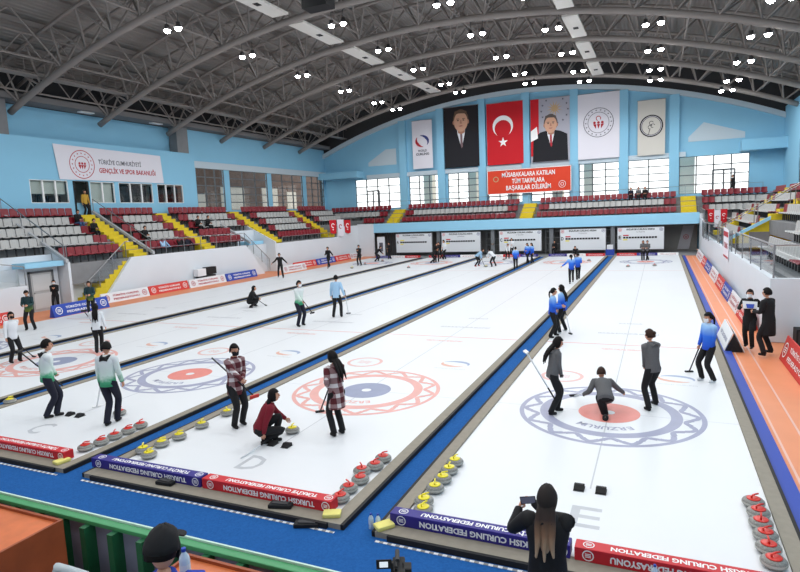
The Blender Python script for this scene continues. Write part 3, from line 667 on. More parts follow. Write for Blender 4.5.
# ------------------------------------------------------------------ markings in the ice
def inkmat(n, r, g, b): return c3(n, r, g, b, rough=.45, spec=.25, noise=.05, nscale=3)
IB, IR, IG = inkmat('ice_paint_blue', 160, 163, 186), inkmat('ice_paint_red', 224, 168, 160), inkmat('ice_paint_grey', 190, 193, 198)
IBC, IRC = inkmat('ice_paint_blue_button', 146, 153, 178), inkmat('ice_paint_red_button', 226, 140, 130)
def annulus(r0, r1, z, mt, name, parent, n=96, h=.0015):
    b = MB()
    if r0 <= 0: b.lathe([(r1, 0), (r1, h)], n)
    else:
        b.lathe([(r0, 0), (r1, 0), (r1, h), (r0, h), (r0, 0)], n)
    b.v = [(p[0], p[1], p[2]+z) for p in b.v]; return b.obj(name, mt, parent)
def ribbon(b, pts, w, z, h=.0012):
    """flat painted stroke"""
    P = [Vector(p) for p in pts]; i = len(b.v)
    for k, p in enumerate(P):
        d = (P[min(k+1, len(P)-1)]-P[max(k-1, 0)]).normalized(); n = V(-d.y, d.x, 0)*w/2
        for q in (p+n, p-n): b.v += [(q.x, q.y, z), (q.x, q.y, z+h)]
    for k in range(len(P)-1):
        a = i+4*k; b.f += [(a+1, a+5, a+7, a+3), (a, a+2, a+6, a+4), (a, a+4, a+5, a+1), (a+2, a+3, a+7, a+6)]; b.m += [0]*4
    e = i+4*(len(P)-1); b.f += [(i, i+1, i+3, i+2), (e, e+2, e+3, e+1)]; b.m += [0, 0]
def house(x, y, outer, inner, outn, lab, flip):
    t = thing('curling_house', lab, 'target rings', (x, y, .0005))
    annulus(1.735, 1.83, 0, outer, 'outer_ring', t)
    annulus(1.18, 1.40, 0, outer, 'inner_ring', t)
    annulus(0, .61, 0, inner, 'button', t)
    annulus(0, .12, .0016, ICE, 'button_centre', t, 24)
    b = MB(); N = 14
    for k in range(N):
        a0 = 2*PI*k/N
        for ph in (0, 1):
            pts = []
            for j in range(15):
                q = j/14; a = a0+(ph*.5+q*.92)*2*PI/N; r = 1.575+.12*math.sin(2*PI*q*1.0+PI*ph)
                pts.append(V(r*math.cos(a), r*math.sin(a), 0))
            ribbon(b, pts, .09, .0018*ph)
    b.obj('wave_pattern', outer, t)
    word = 'ERZURUM'
    for k, ch in enumerate(word):
        me = text_mesh(ch, .24, bold=.006)
        # arc near the camera side, letters upside down for the camera, read from the far side
        a = -PI/2 + (3-k)*.17*(1 if flip else -1)*1.0
        rr = .92
        pos = V(rr*math.cos(a), rr*math.sin(a), .001)
        me.transform(Matrix.Translation(pos) @ Matrix.Rotation(a+PI/2+PI, 4, 'Z')); me.materials.clear(); me.materials.append(outer)
        link('letter', me, t)
    return t
TXTI = inkmat('ice_text_blue', 190, 190, 205)
for i, x in enumerate(SH):
    blue = i % 2 == 0
    for y, w in ((0, 'near'), (34.75, 'far')):
        house(x, y, IB if blue else IR, IRC if blue else IBC, 0, '%s house with %s button at the %s end of the %s' % ('blue-ringed' if blue else 'red-ringed', 'red' if blue else 'blue', w, NM[i]), w == 'near')
    b = MB().box(x-.012, x+.012, -3.6, 38.4, .0002, .0009); tag(b.obj('centre_line', IG), 'thin grey centre line of the %s' % NM[i], 'line')
    for y, w in ((6.4, 'near'), (28.35, 'far')):
        tag(MB().box(x-HW, x+HW, y-.03, y+.03, .0002, .001).obj('hog_line', inkmat('hog_line_red', 222, 162, 156)), 'thin red hog line at the %s end of the %s' % (w, NM[i]), 'line')
    for y, w in ((0, 'near'), (34.75, 'far')):
        tag(MB().box(x-HW, x+HW, y-.012, y+.012, .0001, .0004).obj('tee_line', inkmat('tee_line_grey', 206, 210, 216)), 'faint tee line through the %s house of the %s' % (w, NM[i]), 'line')
    # logos and small lettering lines painted before the hog line
    t = thing('ice_logo', 'pale red ring emblem left of near house on the %s' % NM[i], 'logo', (x-1.32, 2.5, .0005))
    b = MB(); b.lathe([(.44, 0), (.53, 0), (.53, .0015), (.44, .0015), (.44, 0)], 40); b.obj('emblem_ring', inkmat('pale_red', 224, 182, 176), t)
    b = MB()
    for q in range(3): ribbon(b, [V(-.2+.03*k, -.1+.1*q+.04*math.sin(k), 0) for k in range(14)], .03, 0)
    b.obj('emblem_lines', inkmat('pale_red', 224, 182, 176), t)
    t = thing('ice_logo', 'red and blue swirl logo right of near house on the %s' % NM[i], 'logo', (x+1.34, 2.95, .0005))
    for nm, a0, a1, mm in (('red_swirl', .9*PI, 1.75*PI, inkmat('swirl_red', 222, 176, 158)), ('blue_swirl', -.1*PI, .85*PI, inkmat('swirl_blue', 156, 172, 200))):
        b = MB()
        for k in range(16):
            a, c = a0+(a1-a0)*k/16, a0+(a1-a0)*(k+1)/16; w0, w1 = .13*math.sin(PI*k/16)+.02, .13*math.sin(PI*(k+1)/16)+.02
            b.prism([V(.42*math.cos(a), .32*math.sin(a), 0), V((.42-w0)*math.cos(a), (.32-w0)*math.sin(a), 0), V((.42-w1)*math.cos(c), (.32-w1)*math.sin(c), 0), V(.42*math.cos(c), .32*math.sin(c), 0)], (0, 0, .0015))
        b.obj(nm, mm, t)
    put_text('logo_words', 'WORLD CURLING', .13, .9, (0, -.52, .0005), (1, 0, 0), (0, 1, 0), IG, t)
    for yy, wd, mm, wrd, rd in ((5.75, 1.3, inkmat('pale_red', 224, 182, 176), 'TÜRKİYE CURLING FEDERASYONU', 'red'), (8.1, 1.9, IG, 'ERZURUM BÜYÜKŞEHİR BELEDİYESİ', 'grey'), (9.9, .8, IG, 'SPOR BAKANLIĞI', 'small grey')):
        o = put_text('ice_lettering', wrd, .26, wd, (x+.0, yy, .001), (1, 0, 0), (0, 1, 0), mm, bold=.01)
        tag(o, '%s lettering line painted on the %s' % (rd, NM[i]), 'lettering')
    ch = 'EDCBA'[i]
    o = put_text('sheet_letter', ch, .82, .42, (x, -4.52, .001), (1, 0, 0), (0, 1, 0), IG, bold=.01)
    tag(o, 'large grey letter %s painted at the near end of the %s' % (ch, NM[i]), 'letter')
    # hacks
    if i != 3 and i != 4:
        pr = [(-.16, 'left'), (.16, 'right')]
        for dx, w in pr:
            q = MB().prism([(x+dx-.075, -3.74, .001), (x+dx-.075, -3.58, .001), (x+dx-.075, -3.58, .06), (x+dx-.075, -3.66, .075), (x+dx-.075, -3.74, .02)], (.15, 0, 0))
            h = thing('hack', '%s black rubber foothold in the ice of the %s' % (w, NM[i]), 'hack', (x+dx, -3.66, 0))
            shift(q, (x+dx, -3.66, 0)).obj('foothold', BLACK, h, False, .008)
            shift(MB().box(x+dx-.08, x+dx+.08, -3.76, -3.56, .0006, .006), (x+dx, -3.66, 0)).obj('base_plate', DGREY, h)

# ------------------------------------------------------------------ foam bumpers with lettering
def emblem(parent, o, xd, yd, r, mt, name='round_emblem'):
    x, y = Vector(xd), Vector(yd); z = x.cross(y); b = MB()
    b.lathe([(r*.82, 0), (r, 0), (r, .002), (r*.82, .002), (r*.82, 0)], 24)
    for s in (-.28, 0, .28): b.box(-r*.5, r*.5, (s-.07)*r, (s+.07)*r, 0, .002)
    mx = Matrix((x, y, z)).transposed().to_4x4(); mx.translation = Vector(o)
    b.v = [tuple(mx @ Vector(p)) for p in b.v]; return b.obj(name, mt, parent)
def bumper(x0, x1, y, mt, top, front, lab):
    w = x1-x0; h, d = .17, .2
    t = thing('foam_bumper', lab, 'bumper', (x0, y, .03))
    MB().box(0, w, 0, d, 0, h).obj('foam_block', mt, t, False, .012)
    put_text('top_lettering', top, .115, w*.7, (w*.53, d/2, h+.0016), (-1, 0, 0), (0, -1, 0), WHITE, t, .004)
    put_text('front_lettering', front, .11, w*.7, (w*.53, -.0016, h/2), (-1, 0, 0), (0, 0, -1), WHITE, t, .004)
    for e in (.07, .96):
        emblem(t, (w*e, d/2, h+.0005), (-1, 0, 0), (0, -1, 0), .068, WHITE); emblem(t, (w*e, -.0005, h/2), (-1, 0, 0), (0, 0, -1), .068, WHITE)
TK, EN = 'TÜRKİYE CURLING FEDERASYONU', 'TURKISH CURLING FEDERATION'
for i, x in enumerate(SH):
    if i >= 4: continue
    bumper(x-HW-(.08 if i == 0 else .3), x-.03 if i == 0 else x-.16, Y0-.12, PURPLE, TK, EN, 'purple lettered foam bumper at the near left end of the %s' % NM[i])
    bumper(x+.02 if i == 0 else x-.12, x+HW-.08, Y0-.12, RED, EN if i == 0 else TK, TK if i == 0 else EN, 'red lettered foam bumper at the near right end of the %s' % NM[i])
cols = [RED, PURPLE, WHITE]
for i, x in enumerate(SH):
    for k in range(3):
        a = x-HW+k*4.75/3; mt = cols[(k+i) % 3]
        t = thing('foam_bumper', '%s far-end foam bumper, %s third of the %s' % (('red', 'purple', 'white')[(k+i) % 3], ('left', 'middle', 'right')[k], NM[i]), 'bumper', (a, Y1+.05, .0))
        MB().box(.01, 1.57, 0, .25, 0, .22).obj('foam_block', mt, t)
        put_text('front_lettering', EN, .13, 1.2, (.79, -.002, .11), (1, 0, 0), (0, 0, 1), WHITE if mt is not WHITE else TXTRED, t)

# ------------------------------------------------------------------ curling stones
def make_stone(hm):
    t = thing('curling_stone', '', 'curling stone', (0, 0, 0))
    pf = [(.06, 0), (.115, .012), (.137, .035), (.1445, .05), (.1445, .075), (.137, .09), (.118, .108), (.07, .116), (.0, .118)]
    MB().lathe(pf, 24).obj('granite_body', GRANITE, t, True)
    MB().lathe([(.1448, .048), (.1462, .05), (.1462, .075), (.1448, .077)], 24).obj('striking_band', SBAND, t, True)
    MB().lathe([(.0, .1165), (.088, .115), (.09, .122), (.075, .128), (.0, .13)], 20).obj('handle_cap', hm, t, True)
    MB().path([(0, -.035, .128), (0, -.035, .155), (0, -.02, .168), (0, .03, .172), (0, .085, .168)], .0125, 8).obj('handle', hm, t, True)
    return t
SR, SY = make_stone(HRED), make_stone(HYEL)
used = {id(SR): False, id(SY): False}
def stone(proto, x, y, label, group=None, rz=None):
    if not used[id(proto)]: o = proto; used[id(proto)] = True
    else: o = copy_tree(proto)
    o.location = (x, y, .0015); o.rotation_euler = (0, 0, rz if rz is not None else random.uniform(-1, 1)); o['label'] = label
    if group: o['group'] = group
ORD = ['nearest', 'second nearest', 'third nearest', 'fourth nearest', 'fifth nearest', 'farthest', 'seventh']
for k, (y, x) in enumerate([(-5.16, -2.14), (-4.9, -2.23), (-4.46, -2.22), (-4.12, -2.21), (-3.78, -2.22), (-3.45, -2.23)]):
    stone(SY, x, y, 'yellow-handled curling stone on left edge of rightmost sheet, %s to the purple bumper' % ORD[k], 'yellow stones on the rightmost sheet')
for k, (y, x) in enumerate([(-4.93, 2.2), (-4.62, 2.19), (-4.32, 2.2), (-4.02, 2.19), (-3.72, 2.2), (-3.42, 2.18)]):
    stone(SR, x, y, 'red-handled curling stone on right edge of rightmost sheet, %s to the red bumper' % ORD[k], 'red stones on the rightmost sheet')
for k, (y, x) in enumerate([(-4.92, -7.72), (-4.78, -8.02), (-4.42, -7.92), (-4.02, -7.86), (-3.36, -7.88), (-2.56, -7.88)]):
    stone(SY, x, y, 'yellow-handled curling stone on left edge of lettered D sheet, %s to the purple bumper' % ORD[k], 'yellow stones on the D sheet')
stone(SY, -5.83, -3.02, 'yellow-handled curling stone under the hand of the crouching maroon-jumper curler')
for k, (y, x) in enumerate([(-5.22, -3.47), (-4.9, -3.5), (-4.57, -3.47), (-4.27, -3.6), (-4.02, -3.47), (-3.7, -3.47)]):
    stone(SR, x, y, 'red-handled curling stone on right edge of lettered D sheet, %s to the red bumper' % ORD[k], 'red stones on the D sheet')
for k, (y, x) in enumerate([(-5.05, -9.25), (-4.74, -9.2), (-4.42, -9.2), (-4.1, -9.18), (-3.78, -9.18)]):
    stone(SR, x, y, 'red-handled curling stone on right edge of lettered C sheet, %s to the red bumper' % ORD[k], 'red stones on the C sheet')
stone(SR, -10.36, -3.3, 'red-handled curling stone half hidden behind the foot of the right green and white curler')
stone(SY, -13.95, -3.5, 'yellow-handled curling stone at left photo edge beside the blue strip')
for (x, y), h, l in zip([(-17.38, 30.36), (-22.34, 30.05), (-22.92, 33.55), (-22.6, 36.5), (-11.2, 31.), (-11.29, 37.07), (-1.04, 30.72), (.64, 31.37), (-4.13, 35.57)], [SR, SY, SR, SR, SY, SR, SR, SR, SR],
        ['stone alone on the ice before the second scoreboard', 'stone left of the man standing on the leftmost sheet', 'stone right of the man standing on the leftmost sheet', 'stone before the stooping curler by the roll-up banner',
         'stone between the two bending sweepers', 'stone in the far house left of the blue-jacketed pair', 'left one of two stones before the far house of the rightmost sheet', 'right one of two stones before the far house of the rightmost sheet', 'stone in the far house of the second sheet from right']):
    stone(h, x, y, 'distant curling %s' % l)

# ------------------------------------------------------------------ walls
wl = MB()
# far wall: below windows, between them, gable
bays = [(-30.6, -25.1), (-24.0, -20.5), (-19.55, -16.2), (-15.2, -11.7), (-10.8, -7.1), (-6.2, -2.6), (-1.8, 1.7), (2.5, 8.0)]
WZ0, WZ1 = 5.0, 8.3
struct(MB().box(XL, XR, YF, YF+.3, 0, WZ0).obj('wall_far', BLUEWALL), 'light blue wall under the far windows')
ed = [XL]+[q for b_ in bays for q in b_]+[XR]
for k in range(0, len(ed), 2): struct(MB().box(ed[k], ed[k+1], YF, YF+.3, WZ0, WZ1).obj('wall_far', BLUEWALL))
xs = [XL+(XR-XL)*k/40 for k in range(41)]
struct(MB().prism([(x, YF, arch(x)-.1) for x in xs]+[(XR, YF, WZ1), (XL, YF, WZ1)], (0, .3, 0)).obj('wall_far', BLUEWALL), 'light blue gable wall above the far windows')
struct(MB().prism([(x, YF+.02, arch(x, 2.62)) for x in xs]+[(x, YF+.02, arch(x)-.12) for x in xs[::-1]], (0, .25, 0)).obj('wall_far_top', DGREY))
b = MB()
for k in range(40): b.prism([(xs[k], YF-.35, arch(xs[k])-.35), (xs[k+1], YF-.35, arch(xs[k+1])-.35), (xs[k+1], YF-.35, arch(xs[k+1])+.1), (xs[k], YF-.35, arch(xs[k])+.1)], (0, .35, 0))
struct(b.obj('trim_arch', LEDGE))
for k, x in enumerate([-24.5, -20.15, -15.7, -11.25, -6.65, -2.2, 2.05]):
    struct(MB().box(x-.4, x+.4, YF-.4, YF, 4.2, arch(x)-.33).obj('trim_pillar', BLUEWALL), 'light blue pillar on the far wall')
struct(MB().box(-29, 3, YF-.25, YF, 8.32, 8.75).obj('trim_ledge', LEDGE))
for x0, x1, z0, z1, xm in ((-28.8, -25.4, 9.7, 11.4, -26.6), (3.2, 7.6, 9.6, 11.2, 4.4)):
    struct(MB().prism([(x0, YF-.04, z0), (x1, YF-.04, z0), (x1, YF-.04, z1 if x0 < -5 else z0+.5), (xm, YF-.04, z1), (x0, YF-.04, z0+.4)], (0, .04, 0)).obj('trim_gable_panel', LEDGE))
struct(MB().box(-34.5, -29.5, YF-1.6, YF, 8.5, 9.2).obj('trim_corner_shelf', BLUEWALL)); struct(MB().box(7.2, XR, YF-1.6, YF, 8.4, 9.3).obj('trim_corner_shelf', BLUEWALL))
MULL = c3('window_frame_grey', 92, 96, 100, rough=.5)
wn = 0
def window(x0, x1, z0, z1, plane, axis, nx, nz, lab, door=None, mt=MULL):
    """axis 'y': window in a wall facing -y at y=plane; axis 'x': in a wall at x=plane"""
    global wn; wn += 1
    A = (lambda a, z, d=0: (a, plane+d, z)) if axis == 'y' else (lambda a, z, d=0: (plane+d, a, z))
    def bx(b, a0, a1, zz0, zz1, d0, d1):
        if axis == 'y': b.box(a0, a1, plane+d0, plane+d1, zz0, zz1)
        else: b.box(plane+d0, plane+d1, a0, a1, zz0, zz1)
    b = MB(); g = .05
    for k in range(nx+1):
        a = x0+(x1-x0)*k/nx; bx(b, a-g, a+g, z0, z1, .05, .15)
    for k in range(nz+1):
        z = z0+(z1-z0)*k/nz; bx(b, x0, x1, z-g*.8, z+g*.8, .05, .15)
    if door:
        a, c, zt = door
        for q in (a, c, (a+c)/2): bx(b, q-.06, q+.06, z0, zt, .03, .14)
        bx(b, a, c, zt-.08, zt+.06, .03, .14)
    o = struct(b.obj('window_%d' % wn, mt), lab)
    p = MB(); bx(p, x0, x1, z0, z1, .09, .11); po = p.obj('pane', GLASS, o)
    return o
NX = [6, 4, 4, 4, 4, 4, 3, 5]
for k, (x0, x1) in enumerate(bays):
    window(x0, x1, WZ0, WZ1, YF, 'y', 4 if k in (0, 7) else NX[k] - 1, 5 if k not in (0, 7) else 4, 'gridded window in the far wall', door=(x0+1.4, x0+2.9, 7) if k == 0 else ((5.2, 6.9, 7.0) if k == 7 else None))
# outside the far windows: beige building parts in daylight
BEIGE = c3('beige_render', 226, 212, 194, rough=.9)
for k, (x, w) in enumerate([(-22.6, 1.0), (-17.5, .9), (-13.2, 1.0), (-8.6, 1.0), (-5.6, .8), (3.2, 1.3)]):
    tag(MB().box(x-w/2, x+w/2, 49, 50.2, 0, 11).obj('outside_pier', BEIGE), 'beige pier outside far window bay number %s from the left' % ['two', 'three', 'four', 'five', 'six', 'eight'][k], 'pier')
struct(MB().box(-60, 40, 48, 90, -1, -.5).obj('floor_outside_bounce', WHITE))  # unseen ground, made white to bounce daylight up onto the piers
# left wall: booth part and window part
BX = -34.0
struct(MB().box(BX-.2, BX, YB, 25.5, 0, 5.92).obj('wall_left', BLUEWALL))
openings = [(11.4, 13.95), (15.55, 17.5), (17.85, 20.9), (21.35, 24.0)]
ys = [YB, 11.4, 13.95, 14.35, 15.4, 15.55, 17.5, 17.85, 20.9, 21.35, 24.0, 25.5]
for a, b_ in ((YB, 11.4), (13.95, 14.35), (15.4, 15.55), (17.5, 17.85), (20.9, 21.35), (24., 25.5)): struct(MB().box(BX-.2, BX, a, b_, 5.92, 7.35).obj('wall_left', BLUEWALL))
struct(MB().box(BX-.2, BX, YB, 25.5, 7.35, 9.85).obj('wall_left', BLUEWALL)); struct(MB().box(BX-1.2, BX, YB, 25.5, 9.85, 9.9).obj('trim_booth_roof', BLUEWALL))
struct(MB().box(BX-1.0, BX-.2, 25.3, 25.5, 0, 9.9).obj('wall_left_return', BLUEWALL))
ROOM = c3('booth_interior', 176, 176, 168, rough=.9)
struct(MB().box(BX-2.6, BX-2.4, 8, 25.3, 5, 7.6).obj('wall_booth_back', ROOM)); struct(MB().box(BX-2.4, BX-.2, 8, 25.3, 7.4, 7.5).obj('ceiling_booth', ROOM)); struct(MB().box(BX-2.4, BX-.2, 8, 25.3, 4.9, 5.03).obj('floor_booth', DGREY))
for k, (a, b_) in enumerate(openings): window(a, b_, 5.92, 7.35, BX-.17, 'x', (3, 2, 3, 3)[k], 1, 'white-framed booth window above the left stand', mt=WHITE)
for k, (a, b_, z0, z1) in enumerate(((11.45, 13.9, 6.5, 7.35), (15.6, 17.45, 5.95, 7.35))):
    tag(MB().box(BX-.3, BX-.26, a, b_, z0, z1).obj('window_blind', c3('pale_blind', 186, 192, 182)), 'pale blind inside the %s booth window' % ('first', 'second')[k], 'blind')
for a, b_, z in ((11.5, 12.1, 6.5), (12.3, 12.7, 6.5), (12.9, 13.7, 6.4), (18., 20.7, 7.2), (21.5, 22.4, 7.2), (23.2, 23.9, 7.2)):
    tag(MB().box(BX-1.0, BX-.5, a, b_, 5.03, z).obj('booth_cabinet', BLACK), 'dark cabinet inside booth seen through window %.0f m along the wall' % a if False else 'dark shape inside the booth behind its %s window' % ('first' if a < 14 else 'third' if a < 21 else 'fourth'), 'cabinet', 'dark cabinets inside booth at %d' % (1 if a < 14 else 3 if a < 21 else 4))
struct(MB().box(BX-.2, BX, 14.35, 15.4, 7.3, 7.36).obj('door_1', DGREY), 'doorway in the booth wall above the first yellow stairs')
struct(MB().box(BX-.02, BX+.05, 14.3, 14.4, 5.1, 7.35).box(BX-.02, BX+.05, 15.25, 15.42, 5.1, 7.35).obj('trim_door_frame', BLACK))
struct(MB().box(XL-.6, XL-.5, YB, 25.5, 9.8, 11.9).obj('wall_left_upper', BLUEWALL))
WL = [(26.1, 29.6), (30.3, 35.9), (36.6, 42.2), (42.9, 46.6)]
struct(MB().box(XL-.2, XL, 25.5, YF, 0, 5.3).obj('wall_left', BLUEWALL)); struct(MB().box(XL-.2, XL, 25.5, YF, 8.85, 11.9).obj('wall_left', BLUEWALL))
for a, b_ in ((25.5, 26.1), (29.6, 30.3), (35.9, 36.6), (42.2, 42.9), (46.6, YF)): struct(MB().box(XL-.2, XL, a, b_, 5.3, 8.85).obj('wall_left', BLUEWALL))
struct(MB().box(XL, XL+.12, 25.7, YF, 8.85, 9.4).obj('trim_ledge', LEDGE))
for a, b_ in WL: window(a, b_, 5.3, 8.85, XL-.17, 'x', 3, 5, 'gridded window in the left wall')
BRICK = c3('outside_brown_wall', 104, 84, 74, rough=.95, noise=.2, nscale=2)
t = thing('outside_building', 'brown building with pale shutters close outside the left windows', 'building', (-41, 34, 0))
MB().box(-.3, 0, -10, 24, 0, 11).obj('wall', BRICK, t)
for a, b_, z0, z1 in ((-2.5, .2, 4, 7.2), (2.6, 6.4, 4, 7.9), (9.6, 12.6, 4, 8), (14.5, 16.5, 4, 7.6), (-6, -4.5, 4, 7)):
    b = MB().box(0, .06, a, b_, z0, z1); o = b.obj('shutter', c3('pale_shutter', 196, 186, 172, rough=.8), t)
struct(MB().box(XL-.6, XL+.9, YB, YF, 11.95, 12.3).obj('trim_gutter', c3('gutter_grey', 120, 118, 118, rough=.8)))
for k, y in enumerate((15.5, 21.5)): tag(MB().box(XL+.1, XL+.5, y, y+1.0, 11.88, 11.95).obj('tube_light', WHITE), '%s small white tube light under the left gutter' % ('nearer', 'farther')[k], 'light')
for k, (y0, y1) in enumerate(((9.2, 10.6), (23.9, 25.1))): tag(MB().box(BX-.9, BX-.1, y0, y1, 9.9, 11.95).obj('roof_column', CONC), '%s grey concrete column standing on the booth roof' % ('nearer', 'farther')[k], 'column')
# right wall
WRt = [(YB, 6), (10, 16), (17, 22), (23, 28.5), (29.5, 35), (36, 41)]
struct(MB().box(XR, XR+.2, YB, YF, 0, 5.0).obj('wall_right', BLUEWALL)); struct(MB().box(XR, XR+.2, YB, YF, 8.6, 11.9).obj('wall_right', BLUEWALL))
prev = YB
for a, b_ in WRt[1:]+[(YF, YF)]:
    struct(MB().box(XR, XR+.2, prev, a, 5.0, 8.6).obj('wall_right', BLUEWALL)); prev = b_
for a, b_ in WRt[1:]: window(a, b_, 5.0, 8.6, XR+.02, 'x', 3, 5, 'gridded window in the right wall')
t = thing('outside_building', 'dull blue-grey building outside the right windows', 'building', (14, 20, 0)); MB().box(0, .3, -15, 25, 0, 11).obj('wall', c3('dull_grey', 110, 112, 118, rough=.9), t)
struct(MB().box(XL-.8, XR+.8, YB-.2, YB, 0, 18).obj('wall_near', WHITEWALL))
# roof deck
struct(MB().box(XL-.8, XL, YF, YF+.3, 0, 14.6).obj('wall_far', DGREY)); struct(MB().box(XR, XR+.8, YF, YF+.3, 0, 14.6).obj('wall_far', DGREY))
b = MB(); N = 44
for k in range(N):
    xa, xb = XL-.8+(XR-XL+1.6)*k/N, XL-.8+(XR-XL+1.6)*(k+1)/N
    b.prism([(xa, YB, arch(xa, 2.5)), (xb, YB, arch(xb, 2.5)), (xb, YB, arch(xb, 2.65)), (xa, YB, arch(xa, 2.65))], (0, YF+.3-YB, 0))
struct(b.obj('ceiling', DECK), 'corrugated grey roof deck')
for sx, x in ((-1, XL-.7), (1, XR+.6)): struct(MB().box(x-.05, x+.15, YB, YF+.3, 11.8, 14.6).obj('wall_%s_eave' % ('left' if sx < 0 else 'right'), DGREY))

# ------------------------------------------------------------------ roof trusses
TY = [-7.35, -1.2, 4.95, 11.1, 17.25, 23.4, 29.55, 35.7, 41.85]
ANG = math.asin(HS/RAD)
def apt(a, off, y): return V(CX+(RAD+off)*math.sin(a), y, PEAK-RAD+(RAD+off)*math.cos(a))
NB = 22
def make_truss():
    t = thing('roof_truss', '', 'truss', (0, 0, 0))
    MB().path([apt(-ANG+2*ANG*k/60, 0, 0) for k in range(61)], .19, 10).obj('lower_chord', TRUSS, t, True)
    for s in (-1, 1): MB().path([apt(-ANG*1.01+2.02*ANG*k/60, 1.75, s*.95) for k in range(61)], .1, 8).obj('upper_chord', TRUSS, t, True)
    for k in range(NB):
        a = -ANG+2*ANG*(k+.5)/NB; lo = apt(a, 0, 0)
        for s in (-1, 1):
            for j in (k, k+1):
                hi = apt(-ANG+2*ANG*j/NB, 1.75, s*.95); MB().tube(lo, hi, .065, 6, cap=False).obj('brace', TRUSS, t, True)
        if k % 2 == 0:
            for s in (-1, 1): MB().tube(lo, apt(a+.02, 2.05, s*3.0), .05, 6, cap=False).obj('knee_brace', TRUSS, t, True)
    return t
tp = make_truss()
for k, y in enumerate(TY):
    o = tp if k == 0 else copy_tree(tp); o.location = (0, y, 0); o['group'] = 'roof trusses'
    o['label'] = 'grey arched tube truss spanning the hall, %s from the far wall' % ['ninth', 'eighth', 'seventh', 'sixth', 'fifth', 'fourth', 'third', 'second', 'first'][k]
# purlins and lengthwise lattices
for k in range(21):
    a = -ANG+2*ANG*(k+.5)/21; p = apt(a, 2.12, 0)
    o = MB().box(p.x-.07, p.x+.07, YB+.1, YF-.05, p.z-.13, p.z+.13).obj('purlin', TRUSS); tag(o, 'grey purlin running lengthwise under the roof, number %s from left' % (['first', 'second', 'third', 'fourth', 'fifth', 'sixth', 'seventh', 'eighth', 'ninth', 'tenth', 'eleventh', 'twelfth', 'thirteenth', 'fourteenth', 'fifteenth', 'sixteenth', 'seventeenth', 'eighteenth', 'nineteenth', 'twentieth', 'twenty-first'][k]), 'purlin', 'purlins')
def make_lattice():
    t = thing('lattice_girder', '', 'girder', (0, 0, 0)); L = 6.15
    MB().tube((0, 0, 0), (0, L, 0), .055, 6).obj('bottom_chord', TRUSS, t)
    MB().tube((0, 0, 1.2), (0, L, 1.2), .055, 6).obj('top_chord', TRUSS, t)
    n = 6
    for k in range(n):
        y0, y1 = L*k/n, L*(k+1)/n; MB().tube((0, y0, 0 if k % 2 else 1.2), (0, y1, 1.2 if k % 2 else 0), .035, 5, cap=False).obj('diagonal', TRUSS, t)
    return t
lp = make_lattice(); first = True
for gi, a in enumerate([-.93, -.78, -.5, -.22, .06, .34, .62, .88]):
    p = apt(ANG*a, .35 if abs(a) < .8 else .5, 0)
    for bi, y in enumerate(TY[1:8]):
        o = lp if first else copy_tree(lp); first = False
        o.location = (p.x, y, p.z); o['group'] = 'lattice girders'; o['label'] = 'lengthwise lattice girder between trusses, row %s from left, bay %s from near' % (['one', 'two', 'three', 'four', 'five', 'six', 'seven', 'eight'][gi], ['one', 'two', 'three', 'four', 'five', 'six', 'seven'][bi])
# catwalk along the left
t = thing('catwalk', 'narrow railed catwalk hanging along the left eave', 'catwalk', (-31.6, 0, 12.9))
MB().box(-.35, .35, -8, 46.8, 0, .06).obj('walkway', TRUSS, t)
for x in (-.35, .35):
    b = MB(); b.tube((x, -8, 1.0), (x, 46.8, 1.0), .025, 6)
    for k in range(46): b.tube((x, -8+k*1.2, 0), (x, -8+k*1.2, 1), .02, 5, cap=False)
    b.obj('railing', TRUSS, t)
# white panels
for r, (x, w) in enumerate(((-18.3, 1.05), (-3.9, .9))):
    for k, y in enumerate(TY[2:8]):
        z = 15.4 if r == 0 else 15.1
        if r == 1 and k < 2: pass
        t = thing('radiant_panel', 'white flat heating panel under the roof, %s row, bay %s' % (('left', 'right')[r], ['one', 'two', 'three', 'four', 'five', 'six'][k]), 'panel', (x, y, z), 0, 'white ceiling panels')
        MB().box(-w/2, w/2, .25, 4.9, .0, .12).obj('panel_board', PANEL, t)
        MB().box(-.12, .18, 2.6, 3.0, -.02, 0).obj('dark_fitting', BLACK, t)
b = MB(); sp_ = gd(318, 2, 27); t = thing('speaker_cluster', 'black hanging speaker box at the top edge above the middle sheets', 'speaker', (sp_.x, sp_.y, sp_.z))
MB().box(-.65, .65, -.4, .4, -.3, 1.1).obj('speaker_box', BLACK, t); MB().tube((-.4, 0, 1.1), (-.4, 0, 2.2), .02).tube((.4, 0, 1.1), (.4, 0, 2.2), .02).obj('hanger', STEEL, t)

# ------------------------------------------------------------------ lamps
LH = c3('lamp_housing', 70, 70, 72, rough=.4)
def make_lamp():
    t = thing('high_bay_lamp', '', 'ceiling lamp', (0, 0, 0))
    MB().lathe([(.0, .30), (.1, .28), (.13, .12), (.22, .03), (.22, 0), (.2, 0), (.0, .01)], 16).obj('housing', LH, t, True)
    MB().lathe([(.0, -.15), (.09, -.13), (.15, -.07), (.17, .0), (.0, .003)], 16).obj('lens', LENS, t)
    MB().tube((0, 0, .28), (0, 0, .75), .015).obj('hanger', LH, t)
    l = bpy.data.lights.new('lamp_light', 'SPOT'); l.energy = 200; l.spot_size = math.radians(174); l.spot_blend = .4; l.shadow_soft_size = .16; l.color = (.97, .985, 1)
    o = link('light', l, t); o.location = (0, 0, -.34)
    return t
lamp0 = make_lamp(); first = True
rows = [(-22.0, 14.2), (-15.7, 15.0), (-9.4, 15.0), (-4.9, 14.6), (.5, 14.0), (5.5, 12.6)]
LYS = [-12.9, -6.75, -.6, 5.55, 11.7, 17.7, 23.7, 29.8, 35.8, 39.8]
rn = ['first', 'second', 'third', 'fourth', 'fifth', 'sixth']
